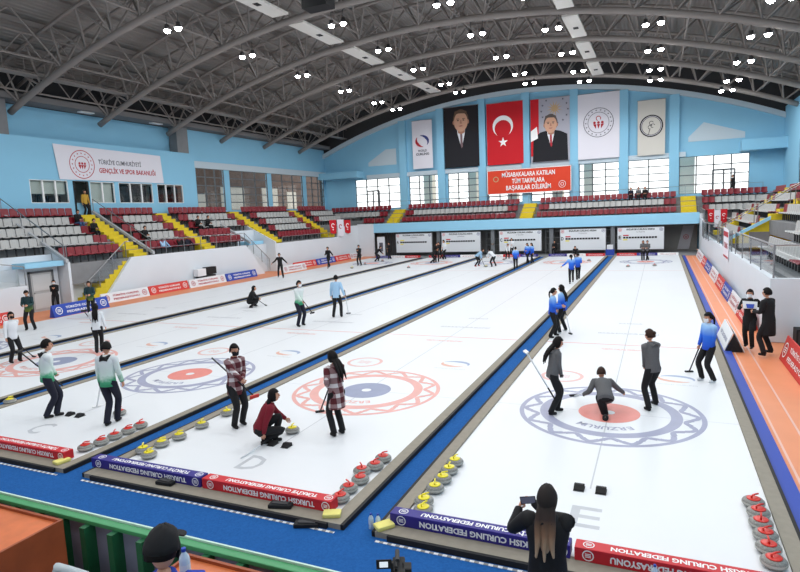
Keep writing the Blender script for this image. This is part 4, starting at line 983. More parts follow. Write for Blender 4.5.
for ri, (x, z) in enumerate(rows):
    for yi, y in enumerate(LYS):
        for s in (-1, 1):
            o = lamp0 if first else copy_tree(lamp0); first = False
            o.location = (x+s*.38, y, z); o['group'] = 'paired roof lamps'
            o['label'] = 'lit roof lamp, %s one of %s pair from far wall in %s row from left' % ('left' if s < 0 else 'right', ['tenth', 'ninth', 'eighth', 'seventh', 'sixth', 'fifth', 'fourth', 'third', 'second', 'first'][yi], rn[ri])

# ------------------------------------------------------------------ grandstands
def seat_mesh(mt):
    b = MB(); nx = 5
    prof = [(.24, .40), (.22, .425), (.1, .415), (-.08, .40), (-.15, .42), (-.19, .52), (-.215, .70), (-.235, .86), (-.25, .885)]
    for j, (y, z) in enumerate(prof):
        for i in range(nx):
            u = -1+2*i/(nx-1); dz = .03*u*u if j < 5 else 0; dy = .035*u*u if j >= 5 else 0
            w = .232 if j < 8 else .19
            b.v.append((u*w, y+dy, z+dz))
    for j in range(len(prof)-1):
        for i in range(nx-1): a = j*nx+i; b.f.append((a, a+1, a+nx+1, a+nx)); b.m.append(0)
    me = b.mesh('stadium_seat', [mt, DGREY], True); bm = bmesh.new(); bm.from_mesh(me); bmesh.ops.solidify(bm, geom=list(bm.faces), thickness=.025); bm.to_mesh(me); bm.free()
    c = MB(); c.mesh
    b2 = MB(); b2.add(me, Matrix(), 0); b2.box(-.15, .15, -.1, .14, .36, .395, 1); b2.box(-.03, .03, -.12, -.06, .0, .38, 1)
    return b2.mesh('stadium_seat', [mt, DGREY], False)
SM = {'red': seat_mesh(RSEAT), 'grey': seat_mesh(GSEAT)}
seats = []    # (pos, rz, colour, stand, row, block)
def in_aisle(y, aisles, m=.25): return any(a-m < y < b_+m for a, b_ in aisles)
LZ = [2.35, 2.93, 3.51, 4.09, 4.67]; LXs = [-28.75-.95*i for i in range(6)]; WALK = 5.1
LA = [(13.9, 15.0), (20.1, 21.2), (28.3, 29.5), (37.2, 38.5)]
PITCHS = .5
blocksL = ['before the first stairs', 'between first and second stairs', 'between second and third stairs', 'between third and fourth stairs', 'beyond the fourth stairs']
RN5 = ['front', 'second', 'third', 'fourth', 'back']
y = 3.2
while y < 44.5:
    bi = sum(1 for a, b_ in LA if y > (a+b_)/2)
    for i in range(5):
        if in_aisle(y, LA): continue
        if (i < 1 and 5.0 < y < 9.3) or (i < 2 and 24.9 < y < 28.3): continue      # stairwell openings
        if i < 2 and y > 38.8: continue
        if i == 0 and y < 9.3: continue
        near = min(min(abs(y-a), abs(y-b_)) for a, b_ in LA)
        col = 'red' if i in (0, 4) or near < 1.25 else 'grey'
        if i == 1 and 21 < y < 25: col = 'red'
        seats.append((V(LXs[i]-.5, y, LZ[i]), -PI/2, col, 'left', RN5[i], blocksL[bi]))
    y += PITCHS
FZ = [3.1, 3.75, 4.4]; FYs = [43.35, 44.3, 45.25]; FA = [(-25.3, -24.1), (-11.3, -10.1), (2.6, 3.8)]
blocksF = ['left of the first far stairs', 'between first and second far stairs', 'between second and third far stairs', 'right of the third far stairs']
x = -33.0
while x < 9.5:
    bi = sum(1 for a, b_ in FA if x > (a+b_)/2)
    for i in range(3):
        if in_aisle(x, FA): continue
        if x < -28.3 and i < 1: continue
        if -34 < x < -32.2 and i < 2: continue
        near = min(min(abs(x-a), abs(x-b_)) for a, b_ in FA)
        col = 'grey' if i == 1 and near > 1.5 or (i == 0 and x > 4.5) else 'red'
        seats.append((V(x, FYs[i]+.5, FZ[i]), PI, col, 'far', ('front', 'middle', 'back')[i], blocksF[bi]))
    x += PITCHS
RZ = [1.75, 2.4, 3.05, 3.7, 4.35]; RXs = [4.7+1.0*i for i in range(6)]; RA = [(27.0, 28.2), (37.5, 38.7)]
blocksR = ['before the first stairs', 'between first and second stairs', 'beyond the second stairs']
y = 8.6
while y < 43:
    bi = sum(1 for a, b_ in RA if y > (a+b_)/2)
    for i in range(5):
        if in_aisle(y, RA): continue
        if i < 2 and 18 < y < 26.8: continue
        near = min(min(abs(y-a), abs(y-b_)) for a, b_ in RA)
        col = 'red' if i == 4 or near < 1.2 or (i == 0 and y < 11) else 'grey'
        seats.append((V(RXs[i]+.5, y, RZ[i]), PI/2, col, 'right', RN5[i], blocksR[bi]))
    y += PITCHS
vis = []
for s in seats:
    q = px(s[0]+V(0, 0, .7))
    if q and -8 < q[0] < 808 and 0 < q[1] < 572: vis.append((q[2], s))
vis.sort(key=lambda t: t[0])
for d, (p, rz, col, st, rw, bl) in vis[:300]:
    o = link('stadium_seat', SM[col]); o.location = p; o.rotation_euler = (0, 0, rz)
    tag(o, '%s plastic seat in the %s row of the %s stand, %s' % (col, rw, st, bl), 'seat', '%s seats, %s row, %s stand, %s' % (col, rw, st, bl))
b = MB()
for d, (p, rz, col, st, rw, bl) in vis[300:]:
    mi = 0 if col == 'red' else 1
    i0 = len(b.v); me = SM[col]; mx = Matrix.Translation(p) @ Matrix.Rotation(rz, 4, 'Z')
    b.v += [tuple(mx @ v.co) for v in me.vertices]
    for f in me.polygons: b.f.append(tuple(i0+k for k in f.vertices)); b.m.append(2 if f.material_index else mi)
o = b.obj('stadium_seats', [RSEAT, GSEAT, DGREY]); tag(o, 'remaining rows of red and grey plastic seats in the farther stands', 'seats', kind='stuff')

def steps(b, a0, a1, pts, mk):
    for k in range(len(pts)-1): pass
# left stand
S = thing('grandstand', 'concrete grandstand with red and grey seats and yellow stairs along the left wall', 'grandstand', (0, 0, 0))
segs = [(YB, 5.0), (9.3, 24.9), (28.3, 43)]
for i in range(5):
    b = MB()
    for a, c in ([(YB, 43)] if i >= 2 else segs if i == 0 else [(YB, 24.9), (28.3, 43)]): b.box(LXs[i]-.95, LXs[i], a, min(c, 47), (LZ[i]-.75) if i else 1.2, LZ[i])
    b.obj('terrace_step', CONC, S)
MB().box(BX, LXs[5], YB, 25.5, 4.2, WALK).box(XL, LXs[5], 25.5, YF, 4.2, WALK).obj('rear_walkway', CONC, S)
for a, c in LA:
    b = MB(); ra = 12
    for k in range(ra):
        f = k/ra; x1_ = LXs[0]-f*(LXs[0]+33.5); z = LZ[0]+(WALK-LZ[0])*(k+1)/ra
        b.box(x1_-(LXs[0]+33.5)/ra-.0, x1_, a, c, 2.0, z+.02)
    b.obj('yellow_stairs', YELLOW, S)
def wallpoly(pts, name, mt, parent, d=(-.18, 0, 0)): return MB().prism(pts, d).obj(name, mt, parent)
FX = -28.5
wallpoly([(FX, 11.2, -.05), (FX, 26.6, -.05), (FX, 24.4, 2.4), (FX, 13.5, 2.4)], 'front_wall', WHITEWALL, S)
wallpoly([(FX, 28.36, -.05), (FX, 43.3, -.05), (FX, 43.3, 3.3), (FX, 39.0, 3.3), (FX, 38.7, 2.3), (FX, 28.36, 2.3)], 'front_wall', WHITEWALL, S)
wallpoly([(FX, YB, -.05), (FX, 6.9, -.05), (FX, 6.9, 1.5), (FX, YB, 1.6)], 'front_wall', WHITEWALL, S)
wallpoly([(FX-.95, YB, -.05), (FX-.95, 44, -.05), (FX-.95, 44, 2.3), (FX-.95, YB, 2.3)], 'inner_wall', WHITEWALL, S)
# cheek walls facing the stairwells
for y, in ((9.25,), (28.2,)): MB().prism([(FX, y, -.05), (-33.4, y, -.05), (-33.4, y, 4.9), (FX, y, 2.45)], (0, .15, 0)).obj('cheek_wall', WHITEWALL, S)
for y in (9.15, 15.15, 24.9):
    MB().prism([(FX+.02, y, 2.45), (-33.6, y, 5.25), (-33.6, y, 5.42), (FX+.02, y, 2.62)], (0, .16, 0)).obj('sloping_parapet', c3('parapet_grey', 176, 180, 184, rough=.7), S)
MB().box(-30.72, -30.62, 24.9, 28.2, -.05, 3.5).box(-29.76, -29.69, 4, 9.2, -.05, 2.93).obj('stairwell_back_wall', WHITEWALL, S)
# descending yellow steps along the wall
for ya, yb in ((13.3, 10.0), (24.4, 26.6), (2.6, 8.6)):
    b = MB(); n = 10
    for k in range(n):
        y0_ = ya+(yb-ya)*k/n; y1_ = ya+(yb-ya)*(k+1)/n; z = 2.3*(1-(k+1)/n)+.02
        if ya < 3 and y1_ > 6.95: continue
        b.box(FX-.95, FX-.2, min(y0_, y1_), max(y0_, y1_), -.05, z+.1)
    b.obj('descending_stairs', YELLOW, S)
# rails: (a) along the front
def rail(name, pts, h, parent, every=1.8, mids=(), glass=False, r=.028):
    b = MB(); g = MB(); P = [Vector(p) for p in pts]
    b.path([p+V(0, 0, h) for p in P], r, 6)
    for mz in mids: b.path([p+V(0, 0, mz) for p in P], r*.7, 5)
    for j in range(len(P)-1):
        d = P[j+1]-P[j]; n = max(1, round(d.length/every))
        for k in range(n+(1 if j == len(P)-2 else 0)): q = P[j]+d*k/n; b.tube(q, q+V(0, 0, h), r*.9, 6)
        if glass:
            nrm = V(-d.y, d.x, 0).normalized()*.008
            g.prism([P[j]+V(0, 0, .08)-nrm, P[j+1]+V(0, 0, .08)-nrm, P[j+1]+V(0, 0, h-.06)-nrm, P[j]+V(0, 0, h-.06)-nrm], nrm*2)
    o = b.obj(name, STEEL, parent)
    if glass: g.obj('glass_panel', GLASS, o)
    return o
rail('front_railing', [(FX-.1, 13.2, 2.4), (FX-.1, 24.4, 2.4)], .95, S, 1.6, (.45,))
rail('front_railing', [(FX-.1, 9.3, 2.4), (FX-1.0, 9.3, 2.4), (FX-1.0, 13.2, 2.4)], .95, S, 1.6, (), True)
rail('front_railing', [(FX-.1, 29.4, 2.3), (FX-.1, 38.7, 2.3)], .5, S, 1.6)
rail('front_railing', [(FX-.1, 38.9, 3.3), (FX-.1, 43.2, 3.3)], .8, S, 1.4)
rail('stair_rail', [(FX-.1, 13.2, 2.4), (FX-.1, 10.2, .15)], .95, S, 1.2, (), True)
rail('stair_rail', [(FX-.1, 24.4, 2.4), (FX-.1, 27.4, .15)], .95, S, 1.2, (), True)
rail('stair_rail', [(FX-.1, 2.9, 2.3), (FX-.1, 6.9, 1.5)], .95, S, 1.2, (), True)
rail('front_railing', [(FX-.1, YB+.5, 1.6), (FX-.1, 2.9, 1.6)], .95, S, 1.6, (.45,))
for y in (9.23, 15.23): rail('aisle_handrail', [(FX-.2, y, 2.55), (-33.5, y, 5.3)], .85, S, 2.2)
# door boxes in the stairwell openings
for k, (y0_, y1_) in enumerate(((7.0, 9.15), (26.2, 28.1))):
    xb = -29.25 if k == 0 else -30.2; dp = .42
    t = thing('door_vestibule', 'small white vestibule with blue flat roof and grey door, %s along left wall' % ('near' if k == 0 else 'farther'), 'vestibule', (xb, y0_, -.03))
    w = y1_-y0_
    MB().box(-dp, 0, 0, w, 0, 2.35).obj('walls', WHITEWALL, t); MB().box(-dp, .6, -.02, w-.02, 2.35, 2.62).obj('flat_roof', PALEBLUE, t)
    d = MB().box(0, .05, .55, 1.75, 0, 2.05).obj('door', c3('light_grey_door', 176, 178, 178, rough=.5), t)
    MB().box(0, .08, .45, .55, 0, 2.15).box(0, .08, 1.75, 1.85, 0, 2.15).box(0, .08, .45, 1.85, 2.05, 2.15).obj('door_frame', MULL, t)
    MB().box(.05, .07, .65, 1.65, .15, .95).box(.05, .07, .65, 1.65, 1.1, 1.95).obj('door_panel', c3('grey_panel', 200, 202, 202), d); MB().tube((.06, .68, 1.0), (.14, .68, 1.0), .02).obj('handle', STEEL, d)
# far stand
S = thing('grandstand', 'low grandstand with pale blue fascia under the far windows', 'grandstand', (0, 0, 0))
MB().box(-26.6, 4.0, 43.0, 43.15, 2.45, 3.4).obj('fascia', PALEBLUE, S)
MB().box(-28.5, 4.0, 43.15, 44.3, 2.4, FZ[0]).obj('terrace_step', CONC, S)
MB().box(XL, XR, 44.3, 45.25, 2.4, FZ[1]).obj('terrace_step', CONC, S); MB().box(XL, XR, 45.25, 46.2, 2.4, FZ[2]).obj('terrace_step', CONC, S); MB().box(XL, XR, 46.2, YF, 2.4, 4.75).obj('rear_walkway', CONC, S)
for a, c in FA:
    b = MB()
    for k in range(7): b.box(a, c, 43.2+k*.42, 43.62+k*.42, 2.8, 3.2+(4.75-3.15)*(k+1)/7)
    b.obj('yellow_stairs', YELLOW, S)
rail('front_railing', [(-26.5, 43.08, 3.4), (3.9, 43.08, 3.4)], .55, S, 2.2, r=.02)
rail('rear_railing', [(-29, 46.6, 4.75), (9, 46.6, 4.75)], .95, S, 2, (.5,), r=.018)
MB().box(-28.5, -26.6, 43.0, 43.15, -.05, 3.4).obj('side_wall', WHITEWALL, S); MB().box(4.0, 4.3, 42.8, 43.15, -.05, 3.3).obj('side_wall', WHITEWALL, S)
for k, x in enumerate([-19.5, -13.9, -8.3, -2.9]): MB().box(x-.18, x+.18, 43.3, 43.7, -.05, 2.5).obj('column', c3('column_grey', 120, 124, 128), S)
struct(MB().box(-28.5, 4, 46.0, 46.1, -.05, 2.5).obj('wall_far_recess', c3('recess_grey', 132, 132, 130, rough=.9)))
b = MB()
for k in range(8): b.box(-26.3+k*.28, -26.22+k*.28, 44.5, 44.58, 0, 2.4)
tag(b.obj('shutter_gate', MULL), 'grey barred gate in the recess left of the first scoreboard', 'gate')
# shelving in the gaps
for k, (x, l) in enumerate([(-14.1, 'between second and third'), (-8.3, 'between third and fourth'), (-2.95, 'between fourth and fifth')]):
    t = thing('steel_shelving', 'steel shelf rack in the dark recess %s scoreboards' % l, 'shelf', (x, 44.4, -.04))
    for z in (.3, .9, 1.5, 2.1): MB().box(-.7, .7, -.2, .2, z, z+.03).obj('shelf_board', STEEL, t)
    for sx in (-.7, .7):
        for sy in (-.2, .2): MB().box(sx-.02, sx+.02, sy-.02, sy+.02, 0, 2.3).obj('post', STEEL, t)
t = thing('cleaning_cart', 'small blue and white cart at the far end of the blue strip', 'cart', (-3.0, 41.6, -.14)); MB().box(-.35, .35, -.25, .25, .1, .6).obj('tub', ADBLUE, t, False, .03); MB().box(-.25, .25, -.2, .2, .62, 1.0).obj('top_box', CWHITE, t, False, .02)
# score boards
for k, (x0, x1) in enumerate([(-24.0, -20.0), (-19.0, -14.95), (-13.15, -9.1), (-7.45, -3.42), (-2.5, 1.32)]):
    z0, z1 = .32, 2.3; ch = 'ABCDE'[k]; w = x1-x0
    t = thing('scoreboard', 'white scoreboard with letter %s hung beneath the far stand' % ch, 'scoreboard', (x0, 42.8, z0))
    MB().box(0, w, 0, .06, 0, z1-z0).obj('panel', CWHITE, t)
    MB().box(.0, w, -.01, 0, 0, .04).box(0, w, -.01, 0, z1-z0-.04, z1-z0).box(0, .04, -.01, 0, 0, z1-z0).box(w-.04, w, -.01, 0, 0, z1-z0).obj('frame', TXTGREY, t)
    put_text('heading', 'ERZURUM CURLING ARENA', .2, w*.6, (w/2, -.012, 1.78), (1, 0, 0), (0, 0, 1), BLACK, t, .006); put_text('subheading', 'SCOREBOARD' if False else 'CURLING', .12, w*.18, (w/2, -.012, 1.55), (1, 0, 0), (0, 0, 1), TXTGREY, t)
    put_text('sheet_letter', ch, .42, .22, (.22, -.012, 1.08), (1, 0, 0), (0, 0, 1), BLACK, t, .012)
    b = MB()
    for q in range(12): b.box(.5+q*(w-1.05)/12, .5+(q+.82)*(w-1.05)/12, -.012, -.002, 1.0, 1.15)
    b.obj('score_strip', BLACK, t)
    MB().box(.5, .95, -.012, -.002, 1.22, 1.32).obj('red_marker', RED if k != 0 else HYEL, t)
    MB().box(.5, .85, -.012, -.002, .84, .94).obj('yellow_marker', HYEL, t)
    for q, cc in ((.25, HRED), (w-.25, TXTBLUE)): emblem(t, (q, -.004, 1.75), (1, 0, 0), (0, 0, 1), .14, cc)
# right stand
S = thing('grandstand', 'white-walled grandstand with glass rail along the right wall', 'grandstand', (0, 0, 0))
RX = 4.0
for i in range(5):
    b = MB(); z = RZ[i]
    for a, c in ([(8.3, 43)] if i >= 2 else [(8.3, 18), (26.8, 43)]): b.box(RXs[i], RXs[i]+1.0, a, c, max(z-.8, 0), z)
    b.obj('terrace_step', CONC, S)
MB().box(RXs[5], XR, 8.3, YF-.8, 4, 5.0).obj('rear_walkway', CONC, S)
MB().box(RX+.2, RXs[0], 8.3, 43, 1.0, 1.6).obj('front_gangway', CONC, S)
for a, c in RA:
    b = MB(); n = 12
    for k in range(n):
        x0_ = RXs[0]+k*(RXs[5]-RXs[0])/n; b.box(x0_, x0_+(RXs[5]-RXs[0])/n, a, c, 1.4, RZ[0]+(5.0-RZ[0])*(k+1)/n+.02)
    b.obj('yellow_stairs', YELLOW, S)
MB().prism([(RX, 8.2, -.05), (RX, 43, -.05), (RX, 43, 2.95), (RX, 38.5, 2.6), (RX, 38, 1.75), (RX, 8.2, 1.9)], (.2, 0, 0)).obj('front_wall', WHITEWALL, S)
MB().box(RX, RX+6.3, 8.0, 8.2, -.05, 1.9).obj('end_wall', WHITEWALL, S)
rail('front_railing', [(RX+.1, 8.15, 1.9), (RX+.1, 18, 1.85)], 1.0, S, 2.2, (), True)
rail('front_railing', [(RX+.1, 19.5, 1.83), (RX+.1, 26, 1.8)], 1.0, S, 2.2, (), True)
rail('front_railing', [(RX+.1, 27, 1.8), (RX-.25, 29, 1.8), (RX-.35, 32, 1.8), (RX-.25, 35, 1.8), (RX+.1, 37, 1.8)], 1.1, S, 2.0, (), True)
rail('end_railing', [(RX+.1, 8.1, 1.9), (RX+6.2, 8.1, 1.9)], 1.0, S, 1.2, (), True)
rail('front_railing', [(RX+.1, 38.5, 2.8), (RX+.1, 43, 2.95)], .8, S, 1.5)
for y in (26.9, 28.3): rail('aisle_handrail', [(RX+.3, y, 1.8), (RXs[5], y, 5.0)], .95, S, 2)
MB().box(RX+.3, RXs[0]-.02, 18.2, 26.6, 1.61, 1.66).obj('pale_deck', c3('pale_deck_grey', 190, 192, 196), S)
MB().prism([(RX+.2, 26.6, 1.7), (RXs[2], 26.6, 3.1), (RXs[2], 26.6, 3.3), (RX+.2, 26.6, 1.9)], (0, .15, 0)).obj('sloping_parapet', PALEBLUE, S)

# ------------------------------------------------------------------ spectators
sit('spectator in dark coat and jeans sitting in the left stand near the booth door', LXs[3]-.55, 12.9, LZ[3], -90, CBLACK, CJEAN)
sit('spectator in dark coat sitting by the first yellow stairs of the left stand', LXs[2]-.55, 13.2, LZ[2], -90, CBLACK)
sit('spectator in black sitting in front row right of the first yellow stairs', LXs[1]-.55, 16.2, LZ[1], -90, CBLACK)
sit('dark-dressed spectator, left of two in the third row of left stand', LXs[2]-.55, 22.2, LZ[2], -90, CBLACK)
sit('dark-dressed spectator, right of two in the third row of left stand', LXs[2]-.55, 23.3, LZ[2], -90, CBLACK)
sit('spectator leftmost of three sitting in the far stand by a bright window', -1.5, FYs[2]+.4, FZ[2]+.1, 180, CNAVY)
sit('spectator in the middle of three sitting in the far stand', -.85, FYs[2]+.4, FZ[2]+.1, 180, CGREY)
sit('spectator rightmost of three sitting in the far stand', -.45+.15, FYs[2]+.4, FZ[2]+.1, 180, CBLACK)
# coats laid on the front seats
for k, (y, mt, cn) in enumerate([(17.0, CLBLUE, 'pale blue'), (17.7, CRED, 'maroon'), (18.5, CBLACK, 'black'), (19.2, CNAVY, 'navy')]):
    t = thing('draped_jacket', '%s jacket draped over a front seat of the left stand' % cn, 'jacket', (LXs[0]-.5, y, LZ[0]+.36), -PI/2)
    b = MB(); b.prism([(-.25, .28, .08), (-.25, .22, .12), (-.25, -.1, .12), (-.25, -.2, .5), (-.25, -.3, .5), (-.25, -.32, .1), (-.25, -.1, .02)], (.5, 0, 0)); b.obj('cloth', mt, t, True, .02)
    b = MB(); b.tube((-.24, -.2, .42), (-.3, .05, .12), .05); b.tube((.24, -.2, .42), (.3, .05, .12), .05); b.obj('sleeve', mt, t, True)

# ------------------------------------------------------------------ advertising banners
def ad(name, p0, p1, h, mt, lab, inner=WHITE, lean=.18, words=('TÜRKİYE CURLING', 'FEDERASYONU')):
    """panel standing between ground points p0 -> p1 (left to right as seen), leaning back"""
    p0, p1 = Vector(p0), Vector(p1); d = (p1-p0); L = d.length; x = d.normalized(); back = V(-x.y, x.x, 0)
    t = thing(name, lab, 'banner', p0, math.atan2(x.y, x.x))
    # local: x along, +y backwards
    MB().prism([(0, 0, 0), (0, lean, h), (0, lean+.03, h), (0, .35, 0)], (L, 0, 0)).obj('panel', mt, t)
    ydir = V(0, lean, h).normalized(); tm = inner
    for q, wd in enumerate(words):
        f = (.66, .3)[q] if len(words) > 1 else .5
        put_text('lettering', wd, h*.26, L*.55, (L/2, lean*f-.012, h*f+.002), (1, 0, 0), ydir, tm, t, .004)
    for e in (.1, .9): emblem(t, (L*e, lean*.5-.012, h*.5+.002), V(1, 0, 0), ydir, h*.32, tm)
gg = lambda u, v: gz(u, v, -.03)
LAD = [((-27.6, 2.2), (-27.6, 5.6), ADRED, 'red', 'at left photo edge'), (None, None, 0, 0, 0)]
ad('advertising_banner', (-26.9, 3.0, -.03), (-26.9, 4.9, -.03), .55, ADRED, 'red banner at left photo edge by the masked staff')
ad('advertising_banner', gg(55, 318), gg(110, 307), .6, ADBLUE, 'blue banner before the near white vestibule')
def L2(y0, y1, mt, lab, inner=WHITE, x=-27.75, **k): ad('advertising_banner', (x, y0, -.03), (x, y1, -.03), .55, mt, lab, inner, **k)
L2(10.6, 13.95, CWHITE, 'white banner left of the red one on left walkway', TXTRED)
L2(14.0, 17.3, ADRED, 'red banner right of first white one on left walkway')
L2(17.4, 21.0, CWHITE, 'white banner left of the second blue one on left walkway', TXTRED)
L2(21.1, 24.6, ADBLUE, 'blue banner right of second white one on left walkway')
ad('advertising_banner', gg(284.5, 273), gg(307, 269), .55, CWHITE, 'white banner in front of the striding black-clad curler', TXTRED)
L2(29.8, 33.4, ADRED, 'red banner behind the white one past the second vestibule')
L2(33.5, 36.8, ADBLUE, 'blue banner behind the walking dark-dressed person')
L2(36.9, 39.9, ADRED, 'red banner right of the far blue one on left walkway')
L2(40.0, 42.4, CWHITE, 'white banner farthest on the left walkway', TXTRED)
RY = [(34.0, 40.0, CWHITE), (30.8, 33.9, ADRED), (26.6, 30.6, ADBLUE), (22.4, 26.4, CWHITE), (19.0, 22.2, ADRED), (15.9, 18.9, ADBLUE), (12.9, 15.8, CWHITE), (9.8, 12.8, ADRED)]
for k, (a, c, mt) in enumerate(RY):
    ad('advertising_banner', (3.62, c, -.05), (3.62, a, -.05), .55, mt, '%s banner leaning on the right wall, %s from the officials' % ('white' if mt is CWHITE else 'red' if mt is ADRED else 'blue', ['eighth', 'seventh', 'sixth', 'fifth', 'fourth', 'third', 'second', 'first'][k]), TXTRED if mt is CWHITE else WHITE)
ad('advertising_banner', (3.95, 5.9, -.05), (3.95, 2.2, -.05), .65, ADRED, 'red banner standing at the right photo edge before the officials')
# A-frame sign beside the blue jacket curler
t = thing('a_frame_sign', 'white folding sign on orange floor behind the blue-jacketed curler', 'sign', (2.68, 6.4, -.05), 0)
MB().prism([(-.0, .1, 0), (0, .55, .95), (.02, .55, .95), (.04, .1, 0)], (0, .0, 0)) if False else None
MB().prism([(0, 0, 0), (0, 2.3, 0), (.22, 2.3, .55), (.22, 0, .55)], (-.02, 0, 0)).obj('front_panel', CWHITE, t)
MB().prism([(.5, 0, 0), (.5, 2.3, 0), (.25, 2.3, .55), (.25, 0, .55)], (.02, 0, 0)).obj('rear_panel', CWHITE, t)
MB().prism([(.03, -.015, .01), (.47, -.015, .01), (.235, -.015, .53)], (0, .02, 0)).obj('dark_side', BLACK, t)
put_text('lettering', 'TÜRKİYE CURLING FEDERASYONU', .16, 1.7, (.078, 1.15, .26), (0, -1, 0), (.22, 0, .55), TXTBLUE, t)
# black speaker on the floor, roll-up banner
t = thing('floor_speaker', 'black box speaker on the floor by the white end wall', 'speaker', (4.9, 7.5, -.05)); MB().box(-.32, .32, -.25, .25, .04, .55).obj('cabinet', BLACK, t, False, .02); MB().box(-.27, .27, -.262, -.25, .09, .5).obj('grille', DGREY, t); MB().box(-.3, -.2, -.2, .2, 0, .04).box(.2, .3, -.2, .2, 0, .04).obj('feet', BLACK, t)
t = thing('roll_up_banner', 'tall white roll-up banner at right photo edge', 'banner', (4.55, 5.0, -.05), -.35)
MB().box(-.02, .02, -.6, .6, .08, 3.3).obj('sheet', CWHITE, t); MB().box(-.08, .08, -.47, .47, 0, .08).obj('base', STEEL, t); put_text('lettering', 'CURLING', .3, 1.2, (-.023, .2, 1.9), (0, 0, 1), (0, 1, 0), TXTGREY, t)
# roll-up banner at the far left end and poster on the right end of the recess
p = gy(381.5, 251, 42.0); t = thing('roll_up_banner', 'white roll-up banner standing left of the first scoreboard', 'banner', (p.x, 42.0, -.04)); MB().box(-.42, .42, -.02, .02, .08, 2.1).obj('sheet', CWHITE, t); MB().box(-.45, .45, -.1, .1, 0, .08).obj('base', STEEL, t)
MB().box(-.2, .2, -.024, -.02, .6, 1.5).obj('dark_print', TXTGREY, t)
t = thing('leaning_poster', 'pale tilted poster on the grey recess wall right of the E scoreboard', 'poster', (3.0, 45.9, .1)); MB().prism([(-.6, 0, 0), (.35, 0, .0), (.75, 0, 2.1), (-.15, 0, 2.1)], (0, -.03, 0)).obj('sheet', c3('poster_grey', 170, 170, 176), t)
bm_ = MB(); emblem(t, (.1, -.035, 1.1), (1, 0, 0), (0, 0, 1), .22, TXTRED)

# ------------------------------------------------------------------ banners and flags on the far wall
def wallbanner(x0, z0, x1, z1, mt, lab, cat='banner', y=YF-.46, name='wall_banner'):
    t = thing(name, lab, cat, (x0, y, z0)); w, h = x1-x0, z1-z0
    b = MB(); n = 14                                     # cloth with gentle folds and real thickness
    for s in (0, 1):
        for i in range(n+1):
            f = i/n; yy = .02*math.sin(f*9)*.6+s*.02
            b.v += [(f*w, yy, 0), (f*w, yy, h)]
    m0 = 2*(n+1)
    for i in range(n): a = 2*i; b.f += [(a, a+2, a+3, a+1), (m0+a, m0+a+1, m0+a+3, m0+a+2), (a, m0+a, m0+a+2, a+2), (a+1, a+3, m0+a+3, m0+a+1)]; b.m += [0]*4
    b.f += [(0, 1, m0+1, m0), (2*n, m0+2*n, m0+2*n+1, 2*n+1)]; b.m += [0, 0]
    b.obj('cloth', mt, t)
    MB().tube((-.05, .02, h), (w+.05, .02, h), .03).obj('top_bar', STEEL, t)
    return t, w, h
def flat(pts, mt, t, name, d=-.03, th=.004):
    MB().prism([(x, d, z) for x, z in pts], (0, -th, 0)).obj(name, mt, t)
def disc(cx, cz, rx, rz_, n=28, a0=0, a1=2*PI): return [(cx+rx*math.cos(a0+(a1-a0)*k/n), cz+rz_*math.sin(a0+(a1-a0)*k/n)) for k in range(n)]
def ringf(cx, cz, r0, r1, mt, t, name, d=-.03, a0=0, a1=2*PI, n=36):
    b = MB()
    for k in range(n):
        a, c = a0+(a1-a0)*k/n, a0+(a1-a0)*(k+1)/n
        b.prism([(cx+r0*math.cos(a), d, cz+r0*math.sin(a)), (cx+r1*math.cos(a), d, cz+r1*math.sin(a)), (cx+r1*math.cos(c), d, cz+r1*math.sin(c)), (cx+r0*math.cos(c), d, cz+r0*math.sin(c))], (0, -.004, 0))
    b.obj(name, mt, t)
def star(cx, cz, r, rot=0, n=5, inner=.382): return [(cx+(r if k % 2 == 0 else r*inner)*math.cos(rot+PI*k/n), cz+(r if k % 2 == 0 else r*inner)*math.sin(rot+PI*k/n)) for k in range(2*n)]
FLAGRED = c3('flag_red', 196, 24, 36, rough=.8); BWHITE = c3('banner_white', 224, 222, 230, rough=.85)
t, w, h = wallbanner(-23.25, 9.0, -21.0, 14.0, BWHITE, 'narrow white banner with red and blue swirl logo, leftmost on the far wall')
for nm, a0, a1, mm in (('red_swirl', .75*PI, 1.55*PI, TXTRED), ('blue_swirl', -.25*PI, .6*PI, TXTBLUE)):
    b = MB()
    for k in range(16):
        a, c = a0+(a1-a0)*k/16, a0+(a1-a0)*(k+1)/16; w0, w1 = .26*math.sin(PI*k/16)+.03, .26*math.sin(PI*(k+1)/16)+.03; cx, cz, R1, R2 = w/2, h*.57, .78, .62
        b.prism([(cx+R1*math.cos(a), -.03, cz+R2*math.sin(a)), (cx+(R1-w0)*math.cos(a), -.03, cz+(R2-w0)*math.sin(a)), (cx+(R1-w1)*math.cos(c), -.03, cz+(R2-w1)*math.sin(c)), (cx+R1*math.cos(c), -.03, cz+R2*math.sin(c))], (0, -.004, 0))
    b.obj(nm, mm, t)
put_text('lettering', 'WORLD', .32, 1.0, (w/2, -.035, h*.37), (1, 0, 0), (0, 0, 1), TXTGREY, t, .01); put_text('lettering', 'CURLING', .34, 1.5, (w/2, -.035, h*.30), (1, 0, 0), (0, 0, 1), TXTGREY, t, .012)
